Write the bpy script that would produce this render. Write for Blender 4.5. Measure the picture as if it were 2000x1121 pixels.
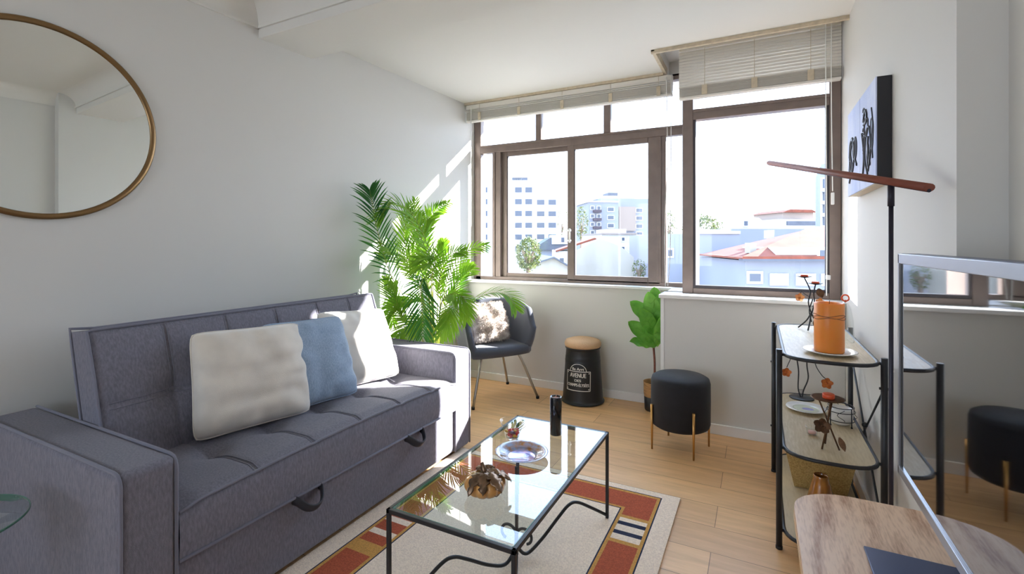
import bpy, bmesh, math, random
from mathutils import Vector, Matrix, noise
PI = math.pi
random.seed(7)
scene = bpy.context.scene
for o in list(bpy.data.objects): bpy.data.objects.remove(o)
COL = scene.collection

# ------------------------------------------------------------------ camera
CAM = Vector((2.369, 0.0, 1.25)); YAW = math.radians(27.12); FPX = 937.0
cd = bpy.data.cameras.new('camera'); cam = bpy.data.objects.new('camera', cd); COL.objects.link(cam)
cam.location = CAM; cam.rotation_euler = (PI/2, 0, YAW)
cd.sensor_width = 36; cd.lens = 36*FPX/2000; cd.shift_y = -86.5/2000; cd.clip_start = .02; cd.clip_end = 2000
scene.camera = cam
FW = Vector((-math.sin(YAW), math.cos(YAW), 0)); RT = Vector((math.cos(YAW), math.sin(YAW), 0))

# ------------------------------------------------------------------ world, sun, exposure
w = bpy.data.worlds.new('sky'); scene.world = w; w.use_nodes = True
nt = w.node_tree; nt.nodes.clear()
tc = nt.nodes.new('ShaderNodeTexCoord'); sp = nt.nodes.new('ShaderNodeSeparateXYZ'); nt.links.new(tc.outputs['Generated'], sp.inputs[0])
rp = nt.nodes.new('ShaderNodeValToRGB'); nt.links.new(sp.outputs['Z'], rp.inputs[0])
rp.color_ramp.elements[0].position = 0.0; rp.color_ramp.elements[0].color = (.78, .87, 1, 1)
rp.color_ramp.elements[1].position = .7; rp.color_ramp.elements[1].color = (.46, .68, 1, 1)
bg = nt.nodes.new('ShaderNodeBackground'); nt.links.new(rp.outputs[0], bg.inputs[0]); bg.inputs[1].default_value = 2.1
wo = nt.nodes.new('ShaderNodeOutputWorld'); nt.links.new(bg.outputs[0], wo.inputs[0])
SUN_DIR = Vector((-1.37, -1.0, -.80)).normalized()
sl = bpy.data.lights.new('sun', 'SUN'); sun = bpy.data.objects.new('sun', sl); COL.objects.link(sun)
sl.energy = 13.0; sl.angle = math.radians(.6); sl.color = (1, .955, .89)
sun.rotation_euler = SUN_DIR.to_track_quat('-Z', 'Y').to_euler()
def portal(name, loc, rot, sx, sy):
    l = bpy.data.lights.new(name, 'AREA'); l.shape = 'RECTANGLE'; l.size = sx; l.size_y = sy; l.cycles.is_portal = True
    o = bpy.data.objects.new(name, l); COL.objects.link(o); o.location = loc; o.rotation_euler = rot
# added spot in place of sun off a neighbour's window: beam on right wall
gl_ = bpy.data.lights.new('glint_spot', 'SPOT'); gs = bpy.data.objects.new('glint_spot', gl_); COL.objects.link(gs)
tgt = Vector((2.83, 3.09, 1.10)); gs.location = tgt+Vector((-1, 1.06, .06)).normalized()*22
gs.rotation_euler = (tgt-gs.location).to_track_quat('-Z', 'Y').to_euler(); gs.scale = (.28, 1, 1)
gl_.spot_size = math.radians(2.9); gl_.spot_blend = .12; gl_.energy = 60000; gl_.shadow_soft_size = .02; gl_.color = (1, .96, .9)
portal('window_portal', (.95, 3.95, 1.72), (-PI/2, 0, 0), 1.9, 1.7)
portal('window_portal', (2.37, 3.95, 1.75), (-PI/2, 0, 0), .95, 1.8)
portal('window_portal', (.82, -2.58, 1.45), (PI/2, 0, 0), 1.5, 1.3)
scene.view_settings.view_transform = 'Standard'; scene.view_settings.look = 'None'
scene.view_settings.gamma = 1; scene.view_settings.use_curve_mapping = False
scene.view_settings.exposure = 1.88
scene.cycles.max_bounces = 14; scene.cycles.diffuse_bounces = 8; scene.cycles.transparent_max_bounces = 24

# ------------------------------------------------------------------ materials
def srgb(c):
    return tuple(((v/255)/12.92 if v/255 <= .04045 else (((v/255)+.055)/1.055)**2.4) for v in c)
def mat(name, rgb, rough=.6, metal=0, spec=.5, noise_amt=0, noise_scale=40, bump=0, bump_scale=200, stretch=None, rgb2=None, coat=0, trans=0, sss=0, sheen=0, detail=3):
    m = bpy.data.materials.new(name); m.use_nodes = True
    n = m.node_tree.nodes; L = m.node_tree.links; b = n['Principled BSDF']
    c = srgb(rgb) + (1,)
    b.inputs['Base Color'].default_value = c; b.inputs['Roughness'].default_value = rough
    b.inputs['Metallic'].default_value = metal; b.inputs['Specular IOR Level'].default_value = spec
    b.inputs['Coat Weight'].default_value = coat; b.inputs['Transmission Weight'].default_value = trans
    b.inputs['Sheen Weight'].default_value = sheen
    if sss: b.inputs['Subsurface Weight'].default_value = sss; b.inputs['Subsurface Scale'].default_value = .02; b.inputs['Subsurface Radius'].default_value = (1, .4, .15)
    tcn = n.new('ShaderNodeTexCoord'); mp = n.new('ShaderNodeMapping'); L.new(tcn.outputs['Object'], mp.inputs[0])
    if stretch: mp.inputs['Scale'].default_value = stretch
    if noise_amt or rgb2:
        t = n.new('ShaderNodeTexNoise'); t.inputs['Scale'].default_value = noise_scale; t.inputs['Detail'].default_value = detail; L.new(mp.outputs[0], t.inputs['Vector'])
        r = n.new('ShaderNodeValToRGB'); r.color_ramp.elements[0].position = .33; r.color_ramp.elements[1].position = .67
        if rgb2: c0, c1 = c, srgb(rgb2)+(1,)
        else: c0 = tuple(min(1, v*(1-noise_amt)) for v in c[:3])+(1,); c1 = tuple(min(1, v*(1+noise_amt)) for v in c[:3])+(1,)
        r.color_ramp.elements[0].color = c0; r.color_ramp.elements[1].color = c1
        L.new(t.outputs[0], r.inputs[0]); L.new(r.outputs[0], b.inputs['Base Color'])
    if bump:
        t2 = n.new('ShaderNodeTexNoise'); t2.inputs['Scale'].default_value = bump_scale; L.new(mp.outputs[0], t2.inputs['Vector'])
        bp = n.new('ShaderNodeBump'); bp.inputs['Strength'].default_value = bump; bp.inputs['Distance'].default_value = .004
        L.new(t2.outputs[0], bp.inputs['Height']); L.new(bp.outputs[0], b.inputs['Normal'])
    return m
def glassmat(name, tint=(1, 1, 1), rough=0.0, ior=1.45, boost=1.0):
    m = bpy.data.materials.new(name); m.use_nodes = True; n = m.node_tree.nodes; L = m.node_tree.links; n.clear()
    o = n.new('ShaderNodeOutputMaterial'); mx = n.new('ShaderNodeMixShader'); t = n.new('ShaderNodeBsdfTransparent'); g = n.new('ShaderNodeBsdfGlossy'); f = n.new('ShaderNodeFresnel')
    t.inputs[0].default_value = tint+(1,); g.inputs['Roughness'].default_value = rough; f.inputs[0].default_value = ior
    mu = n.new('ShaderNodeMath'); mu.operation = 'MULTIPLY'; mu.use_clamp = True; mu.inputs[1].default_value = boost
    ge = n.new('ShaderNodeNewGeometry'); fr_ = n.new('ShaderNodeMath'); fr_.operation = 'SUBTRACT'; fr_.inputs[0].default_value = 1; L.new(ge.outputs['Backfacing'], fr_.inputs[1])
    fm = n.new('ShaderNodeMath'); fm.operation = 'MULTIPLY'; L.new(mu.outputs[0], fm.inputs[0]); L.new(fr_.outputs[0], fm.inputs[1])
    L.new(f.outputs[0], mu.inputs[0]); L.new(fm.outputs[0], mx.inputs[0]); L.new(t.outputs[0], mx.inputs[1]); L.new(g.outputs[0], mx.inputs[2]); L.new(mx.outputs[0], o.inputs[0])
    return m
def woodmat(name, c1, c2, along='Y', scale=3.0, rough=.45, rings=False, distort=3.0):
    m = bpy.data.materials.new(name); m.use_nodes = True; n = m.node_tree.nodes; L = m.node_tree.links; b = n['Principled BSDF']
    b.inputs['Roughness'].default_value = rough
    tcn = n.new('ShaderNodeTexCoord'); mp = n.new('ShaderNodeMapping'); L.new(tcn.outputs['Object'], mp.inputs[0])
    s = {'X': (.12, 1, 1), 'Y': (1, .12, 1), 'Z': (1, 1, .12)}[along]
    mp.inputs['Scale'].default_value = s
    t = n.new('ShaderNodeTexNoise'); t.inputs['Scale'].default_value = scale*2; t.inputs['Detail'].default_value = 2; t.inputs['Distortion'].default_value = .4; L.new(mp.outputs[0], t.inputs['Vector'])
    k = n.new('ShaderNodeMath'); k.operation = 'MULTIPLY'; k.inputs[1].default_value = distort*10; L.new(t.outputs[0], k.inputs[0])
    sn = n.new('ShaderNodeMath'); sn.operation = 'SINE'; L.new(k.outputs[0], sn.inputs[0])
    t2 = n.new('ShaderNodeTexNoise'); t2.inputs['Scale'].default_value = scale*60; t2.inputs['Detail'].default_value = 3; L.new(mp.outputs[0], t2.inputs['Vector'])
    ad = n.new('ShaderNodeMath'); ad.operation = 'MULTIPLY_ADD'; ad.inputs[1].default_value = .22; L.new(sn.outputs[0], ad.inputs[0]); L.new(t2.outputs[0], ad.inputs[2])
    r = n.new('ShaderNodeValToRGB'); r.color_ramp.elements[0].position = .2; r.color_ramp.elements[1].position = .72
    r.color_ramp.elements[0].color = srgb(c1)+(1,); r.color_ramp.elements[1].color = srgb(c2)+(1,)
    L.new(ad.outputs[0], r.inputs[0]); L.new(r.outputs[0], b.inputs['Base Color'])
    return m
def floormat():
    m = bpy.data.materials.new('oak planks'); m.use_nodes = True; n = m.node_tree.nodes; L = m.node_tree.links; b = n['Principled BSDF']
    tcn = n.new('ShaderNodeTexCoord')
    br = n.new('ShaderNodeTexBrick'); L.new(tcn.outputs['Object'], br.inputs['Vector'])
    br.offset = .37; br.offset_frequency = 2; br.inputs['Scale'].default_value = 1; br.inputs['Brick Width'].default_value = 1.35; br.inputs['Row Height'].default_value = .19
    br.inputs['Mortar Size'].default_value = .0015; br.inputs['Mortar Smooth'].default_value = .3
    br.inputs['Color1'].default_value = srgb((236, 193, 140))+(1,); br.inputs['Color2'].default_value = srgb((218, 176, 130))+(1,); br.inputs['Mortar'].default_value = srgb((140, 104, 74))+(1,)
    mp = n.new('ShaderNodeMapping'); mp.inputs['Scale'].default_value = (.9, 9, 1); L.new(tcn.outputs['Object'], mp.inputs[0])
    t = n.new('ShaderNodeTexNoise'); t.inputs['Scale'].default_value = 3; t.inputs['Detail'].default_value = 6; t.inputs['Roughness'].default_value = .65; L.new(mp.outputs[0], t.inputs['Vector'])
    r = n.new('ShaderNodeValToRGB'); r.color_ramp.elements[0].position = .3; r.color_ramp.elements[1].position = .7
    r.color_ramp.elements[0].color = (.76, .71, .67, 1); r.color_ramp.elements[1].color = (1.12, 1.1, 1.06, 1)
    L.new(t.outputs[0], r.inputs[0])
    mx = n.new('ShaderNodeMix'); mx.data_type = 'RGBA'; mx.blend_type = 'MULTIPLY'; mx.inputs[0].default_value = .75
    L.new(br.outputs['Color'], mx.inputs[6]); L.new(r.outputs[0], mx.inputs[7]); L.new(mx.outputs[2], b.inputs['Base Color'])
    b.inputs['Roughness'].default_value = .38; b.inputs['Specular IOR Level'].default_value = .45
    bp = n.new('ShaderNodeBump'); bp.inputs['Strength'].default_value = .15; bp.inputs['Distance'].default_value = .002; L.new(t.outputs[0], bp.inputs['Height']); L.new(bp.outputs[0], b.inputs['Normal'])
    return m
M = {}
M['wall'] = mat('wall paint', (212, 211, 207), .75, bump=.03, bump_scale=120)
M['ceil'] = mat('ceiling paint', (222, 220, 214), .8, bump=.02, bump_scale=100)
M['trim'] = mat('white trim paint', (232, 232, 230), .45)
M['beige'] = mat('beige rail', (196, 182, 158), .6, noise_amt=.12, noise_scale=30)
M['floor'] = floormat()
M['frame'] = mat('bronze aluminium', (122, 107, 99), .38, metal=.2, noise_amt=.08, noise_scale=12)
M['gasket'] = mat('dark gasket', (52, 46, 50), .5)
M['chrome'] = mat('brushed chrome', (190, 188, 186), .28, metal=1)
M['white'] = mat('white plastic', (236, 236, 234), .4)
M['blind'] = mat('off white blind slat', (224, 219, 210), .45)
M['cord'] = mat('white cord', (240, 240, 236), .7)
M['glass'] = glassmat('window glass', (.97, .98, 1.0))
M['tglass'] = glassmat('table glass', (.93, .98, .97), 0, 1.5, 2.0)
M['tedge'] = mat('green glass edge', (92, 150, 132), .1, trans=.4, coat=.5)
M['clear'] = glassmat('clear glassware', (.97, .98, .98), .02, 1.5, 1.8)
M['sofa'] = mat('grey woven fabric', (106, 105, 117), .92, sheen=.12, rgb2=(126, 124, 136), noise_scale=160, bump=.5, bump_scale=700, stretch=(1, 1, .3))
M['piping'] = mat('grey piping', (116, 116, 130), .85, sheen=.2, bump=.3, bump_scale=900)
M['strap'] = mat('dark strap', (48, 48, 54), .5, bump=.3, bump_scale=900)
M['cream'] = mat('cream velvet', (214, 206, 194), .9, sheen=.5, noise_amt=.08, noise_scale=9, bump=.2, bump_scale=400)
M['ivory'] = mat('ivory cotton', (226, 222, 214), .9, sheen=.2, bump=.25, bump_scale=600)
M['blue'] = mat('denim blue linen', (136, 158, 184), .92, sheen=.2, rgb2=(162, 182, 204), noise_scale=260, bump=.5, bump_scale=800, stretch=(1, 1, .25))
M['fur'] = mat('mottled faux fur', (222, 212, 202), .95, rgb2=(140, 126, 118), noise_scale=11, sheen=.4)
M['chairf'] = mat('charcoal upholstery', (72, 76, 88), .85, sheen=.2, noise_amt=.1, noise_scale=300, bump=.3, bump_scale=700)
M['steel'] = mat('satin steel tube', (176, 172, 164), .3, metal=1)
M['rubber'] = mat('black rubber', (24, 24, 26), .6)
M['black'] = mat('black powder coat', (30, 31, 35), .42)
M['bronze'] = mat('rusted bronze', (104, 76, 54), .5, metal=.7, noise_amt=.3, noise_scale=60)
M['tin'] = mat('black painted tin', (44, 45, 46), .42, metal=.3)
M['cork'] = mat('tan cork pad', (206, 170, 132), .85, noise_amt=.12, noise_scale=220, bump=.3, bump_scale=300)
M['lettering'] = mat('white print', (226, 224, 216), .6)
M['velvet'] = mat('black velvet', (20, 21, 27), .8, sheen=.06, noise_amt=.2, noise_scale=20)
M['gold'] = mat('brass leg', (206, 160, 98), .28, metal=1)
M['jute'] = mat('woven jute', (182, 140, 92), .9, noise_amt=.25, noise_scale=60, bump=.8, bump_scale=120, stretch=(.3, .3, 3))
M['soil'] = mat('dark soil', (48, 36, 28), .95, bump=.8, bump_scale=90)
M['stem'] = mat('reddish brown stem', (122, 72, 58), .7, noise_amt=.2, noise_scale=60)
M['rachis'] = mat('palm stalk', (140, 150, 50), .6)
M['pot'] = mat('grey planter', (150, 148, 144), .7)
def leafmat(name, c, c2, transl=.4):
    m = mat(name, c, .45, rgb2=c2, noise_scale=6, spec=.4)
    n = m.node_tree.nodes; L = m.node_tree.links; b = n['Principled BSDF']; o = n['Material Output']
    tr = n.new('ShaderNodeBsdfTranslucent'); mx = n.new('ShaderNodeMixShader'); mx.inputs[0].default_value = transl
    L.new(b.inputs['Base Color'].links[0].from_socket, tr.inputs[0]); L.new(b.outputs[0], mx.inputs[1]); L.new(tr.outputs[0], mx.inputs[2]); L.new(mx.outputs[0], o.inputs[0])
    return m
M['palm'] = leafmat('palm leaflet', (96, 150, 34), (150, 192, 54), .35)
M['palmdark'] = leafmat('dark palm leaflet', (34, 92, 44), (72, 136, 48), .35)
M['fig'] = leafmat('fig leaf', (88, 156, 46), (140, 200, 84), .18)
M['pumpkin'] = mat('golden glazed pumpkin', (202, 148, 84), .3, metal=.15, noise_amt=.25, noise_scale=14, coat=.4)
M['bleaf'] = mat('bronze metal leaf', (128, 104, 84), .3, metal=.85, noise_amt=.3, noise_scale=30)
M['candleblack'] = mat('glossy black candle', (14, 14, 18), .15, coat=.6)
M['waxpink'] = mat('pale wax', (214, 176, 166), .5, sss=.3)
M['orange'] = mat('orange wax', (236, 140, 48), .4, sss=.45, rgb2=(228, 142, 60), noise_scale=8)
M['twine'] = mat('rust twine', (150, 96, 60), .8)
M['redwax'] = mat('red orange wax', (226, 92, 50), .35, sss=.3)
M['porcelain'] = mat('white porcelain', (232, 230, 226), .2, coat=.4)
M['platep'] = mat('iridescent plate', (120, 150, 224), .12, metal=.25, rgb2=(214, 176, 214), noise_scale=30, coat=.6)
M['platerim'] = mat('painted plate rim', (168, 112, 60), .15, rgb2=(150, 176, 220), noise_scale=40, coat=.6)
M['plateg'] = mat('pale green plate centre', (206, 210, 186), .25, coat=.4)
M['lilac'] = mat('lilac motif', (150, 148, 196), .3)
M['ash'] = woodmat('pale ash veneer', (178, 158, 122), (206, 190, 158), 'Y', 2.2, .45, distort=1.2)
M['oak'] = woodmat('light oak top', (176, 134, 104), (232, 200, 170), 'Y', 3.2, .45, distort=3.2)
M['oakedge'] = mat('oak edge', (208, 170, 120), .5)
M['tv'] = mat('silver tv bezel', (160, 164, 172), .3, metal=.6)
M['tvdark'] = mat('dark blue grey metal', (60, 72, 104), .3, metal=.5)
M['screen'] = mat('black glass screen', (16, 16, 18), .03, spec=1.0, coat=1)
M['lampwood'] = mat('reddish brown wood', (128, 66, 50), .45, noise_amt=.25, noise_scale=18, stretch=(.3, .1, 1))
M['lamppole'] = mat('dark lamp pole', (48, 46, 58), .4, metal=.4)
M['canvas'] = mat('blue white canvas', (206, 214, 238), .7, rgb2=(176, 190, 230), noise_scale=5, bump=.3, bump_scale=200)
M['canvasedge'] = mat('black canvas edge', (42, 42, 46), .7)
M['pine'] = mat('pine stretcher', (206, 190, 168), .7)
M['ink'] = mat('black ink relief', (30, 32, 44), .5)
M['mirror'] = mat('mirror silver', (236, 240, 238), .0, metal=1)
M['brass'] = mat('antique brass rim', (140, 112, 78), .3, metal=.9)
M['rust'] = mat('rust wool', (176, 84, 52), .95, noise_amt=.2, noise_scale=150, bump=1, bump_scale=260)
M['wool'] = mat('cream wool', (246, 223, 200), .95, noise_amt=.12, noise_scale=150, bump=1, bump_scale=260)
M['goldw'] = mat('ochre wool', (204, 150, 74), .95, noise_amt=.15, noise_scale=150, bump=1, bump_scale=260)
M['navy'] = mat('navy wool', (34, 40, 66), .95, noise_amt=.2, noise_scale=150, bump=1, bump_scale=260)
M['glitter'] = mat('gold glitter paper', (176, 146, 92), .4, metal=.5, rgb2=(214, 190, 132), noise_scale=160, bump=.6, bump_scale=300)
M['tortoise'] = mat('marbled amber glaze', (196, 128, 44), .2, rgb2=(90, 48, 20), noise_scale=16, stretch=(1, 1, .25), coat=.6, detail=5)
M['sweetred'] = mat('red foil', (206, 44, 40), .3, coat=.5)
M['sweetyel'] = mat('yellow foil', (226, 176, 60), .3, coat=.5)
M['sweetpur'] = mat('purple foil', (84, 40, 84), .3, coat=.5)
# outdoors
M['plaster'] = mat('white render', (178, 178, 178), .9, noise_amt=.04, noise_scale=.4)
M['bluewall'] = mat('pale blue grey render', (122, 124, 134), .9, noise_amt=.05, noise_scale=.3)
M['greywall'] = mat('stained grey render', (148, 142, 132), .9, noise_amt=.1, noise_scale=.8, stretch=(1, 1, .3))
M['tanwall'] = mat('tan brick render', (136, 122, 112), .9, noise_amt=.05)
M['rooftile'] = mat('terracotta tiles', (112, 56, 38), .85, noise_amt=.18, noise_scale=2)
M['roofgrey'] = mat('grey roof sheet', (78, 80, 88), .7, noise_amt=.1, noise_scale=1)
M['pane'] = mat('far window glass', (66, 72, 84), .2)
M['shutter'] = mat('white shutter', (190, 190, 190), .6)
M['balcony'] = mat('dark balcony rail', (60, 48, 56), .6)
M['foliage'] = leafmat('tree foliage', (70, 80, 40), (100, 106, 56), .2)
M['bark'] = mat('tree bark', (110, 92, 78), .9)
M['street'] = mat('street and yards', (120, 120, 118), .9, noise_amt=.08, noise_scale=.1)
M['hill'] = mat('wooded hillside', (100, 106, 92), .95, noise_amt=.2, noise_scale=.05)

# ------------------------------------------------------------------ mesh helpers
class MB:
    def __init__(s): s.bm = bmesh.new(); s.mats = []; s.mi = 0
    def use(s, m):
        if m not in s.mats: s.mats.append(m)
        s.mi = s.mats.index(m); return s
    def face(s, vs, smooth=False):
        try: f = s.bm.faces.new(vs)
        except ValueError: return None
        f.material_index = s.mi; f.smooth = smooth; return f
    def box(s, x0, y0, z0, x1, y1, z1, bev=0, seg=2, mtx=None):
        c = [(x, y, z) for x in (x0, x1) for y in (y0, y1) for z in (z0, z1)]
        vs = [s.bm.verts.new((mtx @ Vector(p)) if mtx else p) for p in c]
        fs = [s.face([vs[i] for i in q]) for q in ((0, 1, 3, 2), (4, 6, 7, 5), (0, 4, 5, 1), (2, 3, 7, 6), (0, 2, 6, 4), (1, 5, 7, 3))]
        if bev:
            es = list({e for f in fs for e in f.edges})
            r = bmesh.ops.bevel(s.bm, geom=es, offset=bev, segments=seg, profile=.5, affect='EDGES')
            for f in r['faces']: f.smooth = True; f.material_index = s.mi
        return s
    def hexa(s, bot, top):
        a = [s.bm.verts.new(p) for p in bot]; b = [s.bm.verts.new(p) for p in top]; n = len(a)
        s.face(a[::-1]); s.face(b)
        for i in range(n): s.face([a[i], a[(i+1) % n], b[(i+1) % n], b[i]])
        return s
    def tube(s, pts, r, n=8, closed=False, caps=True, flat=None):
        pts = [Vector(p) for p in pts]; N = len(pts); rings = []; prev = None
        for i, p in enumerate(pts):
            if closed: t = pts[(i+1) % N]-pts[i-1]
            else: t = pts[min(i+1, N-1)]-pts[max(i-1, 0)]
            t.normalize()
            if prev is None:
                a = Vector((0, 0, 1)) if abs(t.z) < .9 else Vector((1, 0, 0)); u = t.cross(a).normalized()
            else:
                u = (prev-t*prev.dot(t)).normalized()
            prev = u; v = t.cross(u)
            rr = r[i] if isinstance(r, (list, tuple)) else r
            ru, rv = (rr*flat[0], rr*flat[1]) if flat else (rr, rr)
            rings.append([s.bm.verts.new(p+u*math.cos(2*PI*k/n)*ru+v*math.sin(2*PI*k/n)*rv) for k in range(n)])
        for i in range(N if closed else N-1):
            A = rings[i]; B = rings[(i+1) % N]
            for k in range(n): s.face([A[k], A[(k+1) % n], B[(k+1) % n], B[k]], True)
        if caps and not closed: s.face(rings[0][::-1]); s.face(rings[-1])
        return s
    def lathe(s, prof, c=(0, 0, 0), n=32, closed=False, sx=1, sy=1, wob=None):
        rings = []
        for r, z in prof:
            if r < 1e-5: rings.append([s.bm.verts.new((c[0], c[1], c[2]+z))])
            else: rings.append([s.bm.verts.new((c[0]+sx*r*(wob(2*PI*k/n) if wob else 1)*math.cos(2*PI*k/n), c[1]+sy*r*(wob(2*PI*k/n) if wob else 1)*math.sin(2*PI*k/n), c[2]+z)) for k in range(n)])
        R = len(rings)
        for i in range(R if closed else R-1):
            A = rings[i]; B = rings[(i+1) % R]
            for k in range(n):
                a, b_, c_, d = A[k % len(A)], A[(k+1) % len(A)], B[(k+1) % len(B)], B[k % len(B)]
                q = []
                for v in (a, b_, c_, d):
                    if v not in q: q.append(v)
                if len(q) > 2: s.face(q, True)
        return s
    def cyl(s, c, r, z0, z1, n=24, r2=None):
        r2 = r if r2 is None else r2
        a = [s.bm.verts.new((c[0]+r*math.cos(2*PI*k/n), c[1]+r*math.sin(2*PI*k/n), z0)) for k in range(n)]
        b = [s.bm.verts.new((c[0]+r2*math.cos(2*PI*k/n), c[1]+r2*math.sin(2*PI*k/n), z1)) for k in range(n)]
        s.face(a[::-1]); s.face(b)
        for k in range(n): s.face([a[k], a[(k+1) % n], b[(k+1) % n], b[k]], True)
        return s
    def prism(s, poly, z0, z1, bev=0):
        a = [s.bm.verts.new((p[0], p[1], z0)) for p in poly]; b = [s.bm.verts.new((p[0], p[1], z1)) for p in poly]; n = len(a)
        s.face(a[::-1]); s.face(b)
        for i in range(n): s.face([a[i], a[(i+1) % n], b[(i+1) % n], b[i]], n > 12)
        return s
    def grid(s, fn, nu, nv, smooth=True, flip=False):
        g = [[s.bm.verts.new(fn(i/nu, j/nv)) for j in range(nv+1)] for i in range(nu+1)]
        for i in range(nu):
            for j in range(nv):
                q = [g[i][j], g[i+1][j], g[i+1][j+1], g[i][j+1]]
                s.face(q[::-1] if flip else q, smooth)
        return g
    def ball(s, c, r, n=12, sx=1, sy=1, sz=1):
        return s.lathe([(max(0, r*math.sin(PI*i/n)) if 0 < i < n else 0, -r*math.cos(PI*i/n)*sz) for i in range(n+1)], c, n*2 if n > 6 else 10, sx=sx, sy=sy)
    def build(s, name, m=None, parent=None, loc=None, weld=False):
        if weld: bmesh.ops.remove_doubles(s.bm, verts=s.bm.verts, dist=1e-5)
        if loc is not None: bmesh.ops.translate(s.bm, verts=s.bm.verts, vec=-Vector(loc))
        bmesh.ops.recalc_face_normals(s.bm, faces=s.bm.faces)
        me = bpy.data.meshes.new(name); s.bm.to_mesh(me); s.bm.free()
        for x in (s.mats if s.mats else [m]): me.materials.append(M[x] if isinstance(x, str) else x)
        o = bpy.data.objects.new(name, me); COL.objects.link(o)
        if loc is not None: o.location = loc
        if parent is not None:
            o.parent = parent
            if loc is None and parent.type == 'EMPTY': o.location = -_root(parent)
        return o
def _root(p):
    v = Vector(p.location)
    while p.parent: p = p.parent; v += Vector(p.location)
    return v
def struct(o): o['kind'] = 'structure'; return o
def tag(o, label, cat, group=None, kind=None):
    o['label'] = label; o['category'] = cat
    if group: o['group'] = group
    if kind: o['kind'] = kind
    return o
def thing(name, loc, label, cat, group=None):
    o = bpy.data.objects.new(name, None); COL.objects.link(o); o.location = loc; o.empty_display_size = .1
    return tag(o, label, cat, group)
def part(mb, name, m, parent, label=None):
    """geometry given in world coordinates; parent is a thing or one of its parts"""
    if parent.type != 'EMPTY':   # sub-part: parent mesh already offset to world origin
        o = mb.build(name, m); o.parent = parent
    else: o = mb.build(name, m, parent)
    if label: o['label'] = label
    return o
def spline(pts, n=10, closed=False):
    P = [Vector(p) for p in pts]; out = []
    N = len(P); rng = N if closed else N-1
    for i in range(rng):
        p0 = P[(i-1) % N] if closed or i > 0 else P[0]*2-P[1]; p1 = P[i]; p2 = P[(i+1) % N]
        p3 = P[(i+2) % N] if closed or i+2 < N else P[-1]*2-P[-2]
        for k in range(n):
            t = k/n; out.append(.5*((2*p1)+(p2-p0)*t+(2*p0-5*p1+4*p2-p3)*t*t+(3*p1-p0-3*p2+p3)*t**3))
    if not closed: out.append(P[-1])
    return out
def copy_tree(o, parent=None):
    c = o.copy(); COL.objects.link(c)
    if parent: c.parent = parent
    for ch in list(o.children): copy_tree(ch, c)
    return c
def text_polys(body, size):
    cu = bpy.data.curves.new('t', 'FONT'); cu.body = body; cu.size = size; cu.align_x = 'CENTER'; cu.align_y = 'CENTER'
    ob = bpy.data.objects.new('t', cu); COL.objects.link(ob); bpy.context.view_layer.update()
    me = bpy.data.meshes.new_from_object(ob.evaluated_get(bpy.context.evaluated_depsgraph_get()))
    vs = [v.co.copy() for v in me.vertices]; fs = [list(p.vertices) for p in me.polygons]
    bpy.data.objects.remove(ob); bpy.data.meshes.remove(me); return vs, fs

# ================================================================== ROOM
H = 2.535; D = 3.81; XR = 2.83; HB = 2.405; BY0, BY1 = 1.76, 2.11
def wx(y): return -.04-.049*(3.81-y)          # the left wall runs slightly out of square
Y0 = -2.6; X2 = 2.93; YP = 1.64
mb = MB(); mb.box(-.6, Y0, -.1, 3.2, 4.1, 0); struct(mb.build('floor', 'floor'))
mb = MB(); mb.hexa([(wx(Y0), Y0, 0), (wx(4.1), 4.1, 0), (wx(4.1)-.2, 4.1, 0), (wx(Y0)-.2, Y0, 0)], [(wx(Y0), Y0, 2.75), (wx(4.1), 4.1, 2.75), (wx(4.1)-.2, 4.1, 2.75), (wx(Y0)-.2, Y0, 2.75)]); struct(mb.build('wall_left', 'wall'))
mb = MB(); mb.box(XR, YP, 0, XR+.3, 3.64, 2.75); mb.box(X2, Y0, 0, X2+.2, YP, 2.75); struct(mb.build('wall_right', 'wall'))
# window wall: parapet under the left window, box ledge under the right window, lintels
mb = MB(); mb.box(-.2, D, 0, 1.92, 3.98, .890)
mb.box(1.79, 3.405, 0, XR, 3.66, .895, .004); mb.box(1.79, 3.62, 0, 2.0, 3.98, .890)
mb.box(-.2, 3.90, 2.55, 1.9, 3.98, 2.75)
mb.box(1.9, 3.55, 2.56, XR+.3, 3.66, 2.8)
mb.box(-.3, 3.98, 2.545, 3.2, 4.26, 2.75); mb.box(1.9, 3.66, 2.60, 3.2, 3.98, 2.75)
struct(mb.build('wall_back', 'wall'))
mb = MB(); mb.box(-.3, Y0-.2, 0, .05, Y0, 2.75); mb.box(1.6, Y0-.2, 0, 3.13, Y0, 2.75); mb.box(.05, Y0-.2, 2.1, 1.6, Y0, 2.75); mb.box(.05, Y0-.2, 0, 1.6, Y0, .8); struct(mb.build('wall_front', 'wall'))
# ceiling: far field, recess over right window, beam, near field with coving
mb = MB(); mb.box(-.4, BY1, H, 3.1, 3.285, 2.75); mb.box(-.4, 3.285, H, 1.755, 3.905, 2.75); mb.box(1.755, 3.285, 2.66, 3.1, 4.02, 2.75)
mb.box(-.6, Y0, 2.565, 3.2, BY0, 2.75)
struct(mb.build('ceiling', 'ceil'))
mb = MB(); mb.box(-.4, BY0, HB, XR+.2, BY1, 2.75, .003); struct(mb.build('trim_1', 'ceil'))
def cove(pts_fn, L0, L1):   # quarter cove from z 2.465 (wall) to 2.565
    mb = MB()
    mb.grid(lambda u, v: pts_fn(L0+(L1-L0)*u, v), 1, 8); return mb
def cv(v): a = v*PI/2; return .11*(1-math.cos(a)), 2.462+.103*math.sin(a)
mb = MB()
mb.grid(lambda u, v: (-.3+3.3*u, BY0-cv(v)[0]-.004, cv(v)[1]), 1, 8)
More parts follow.
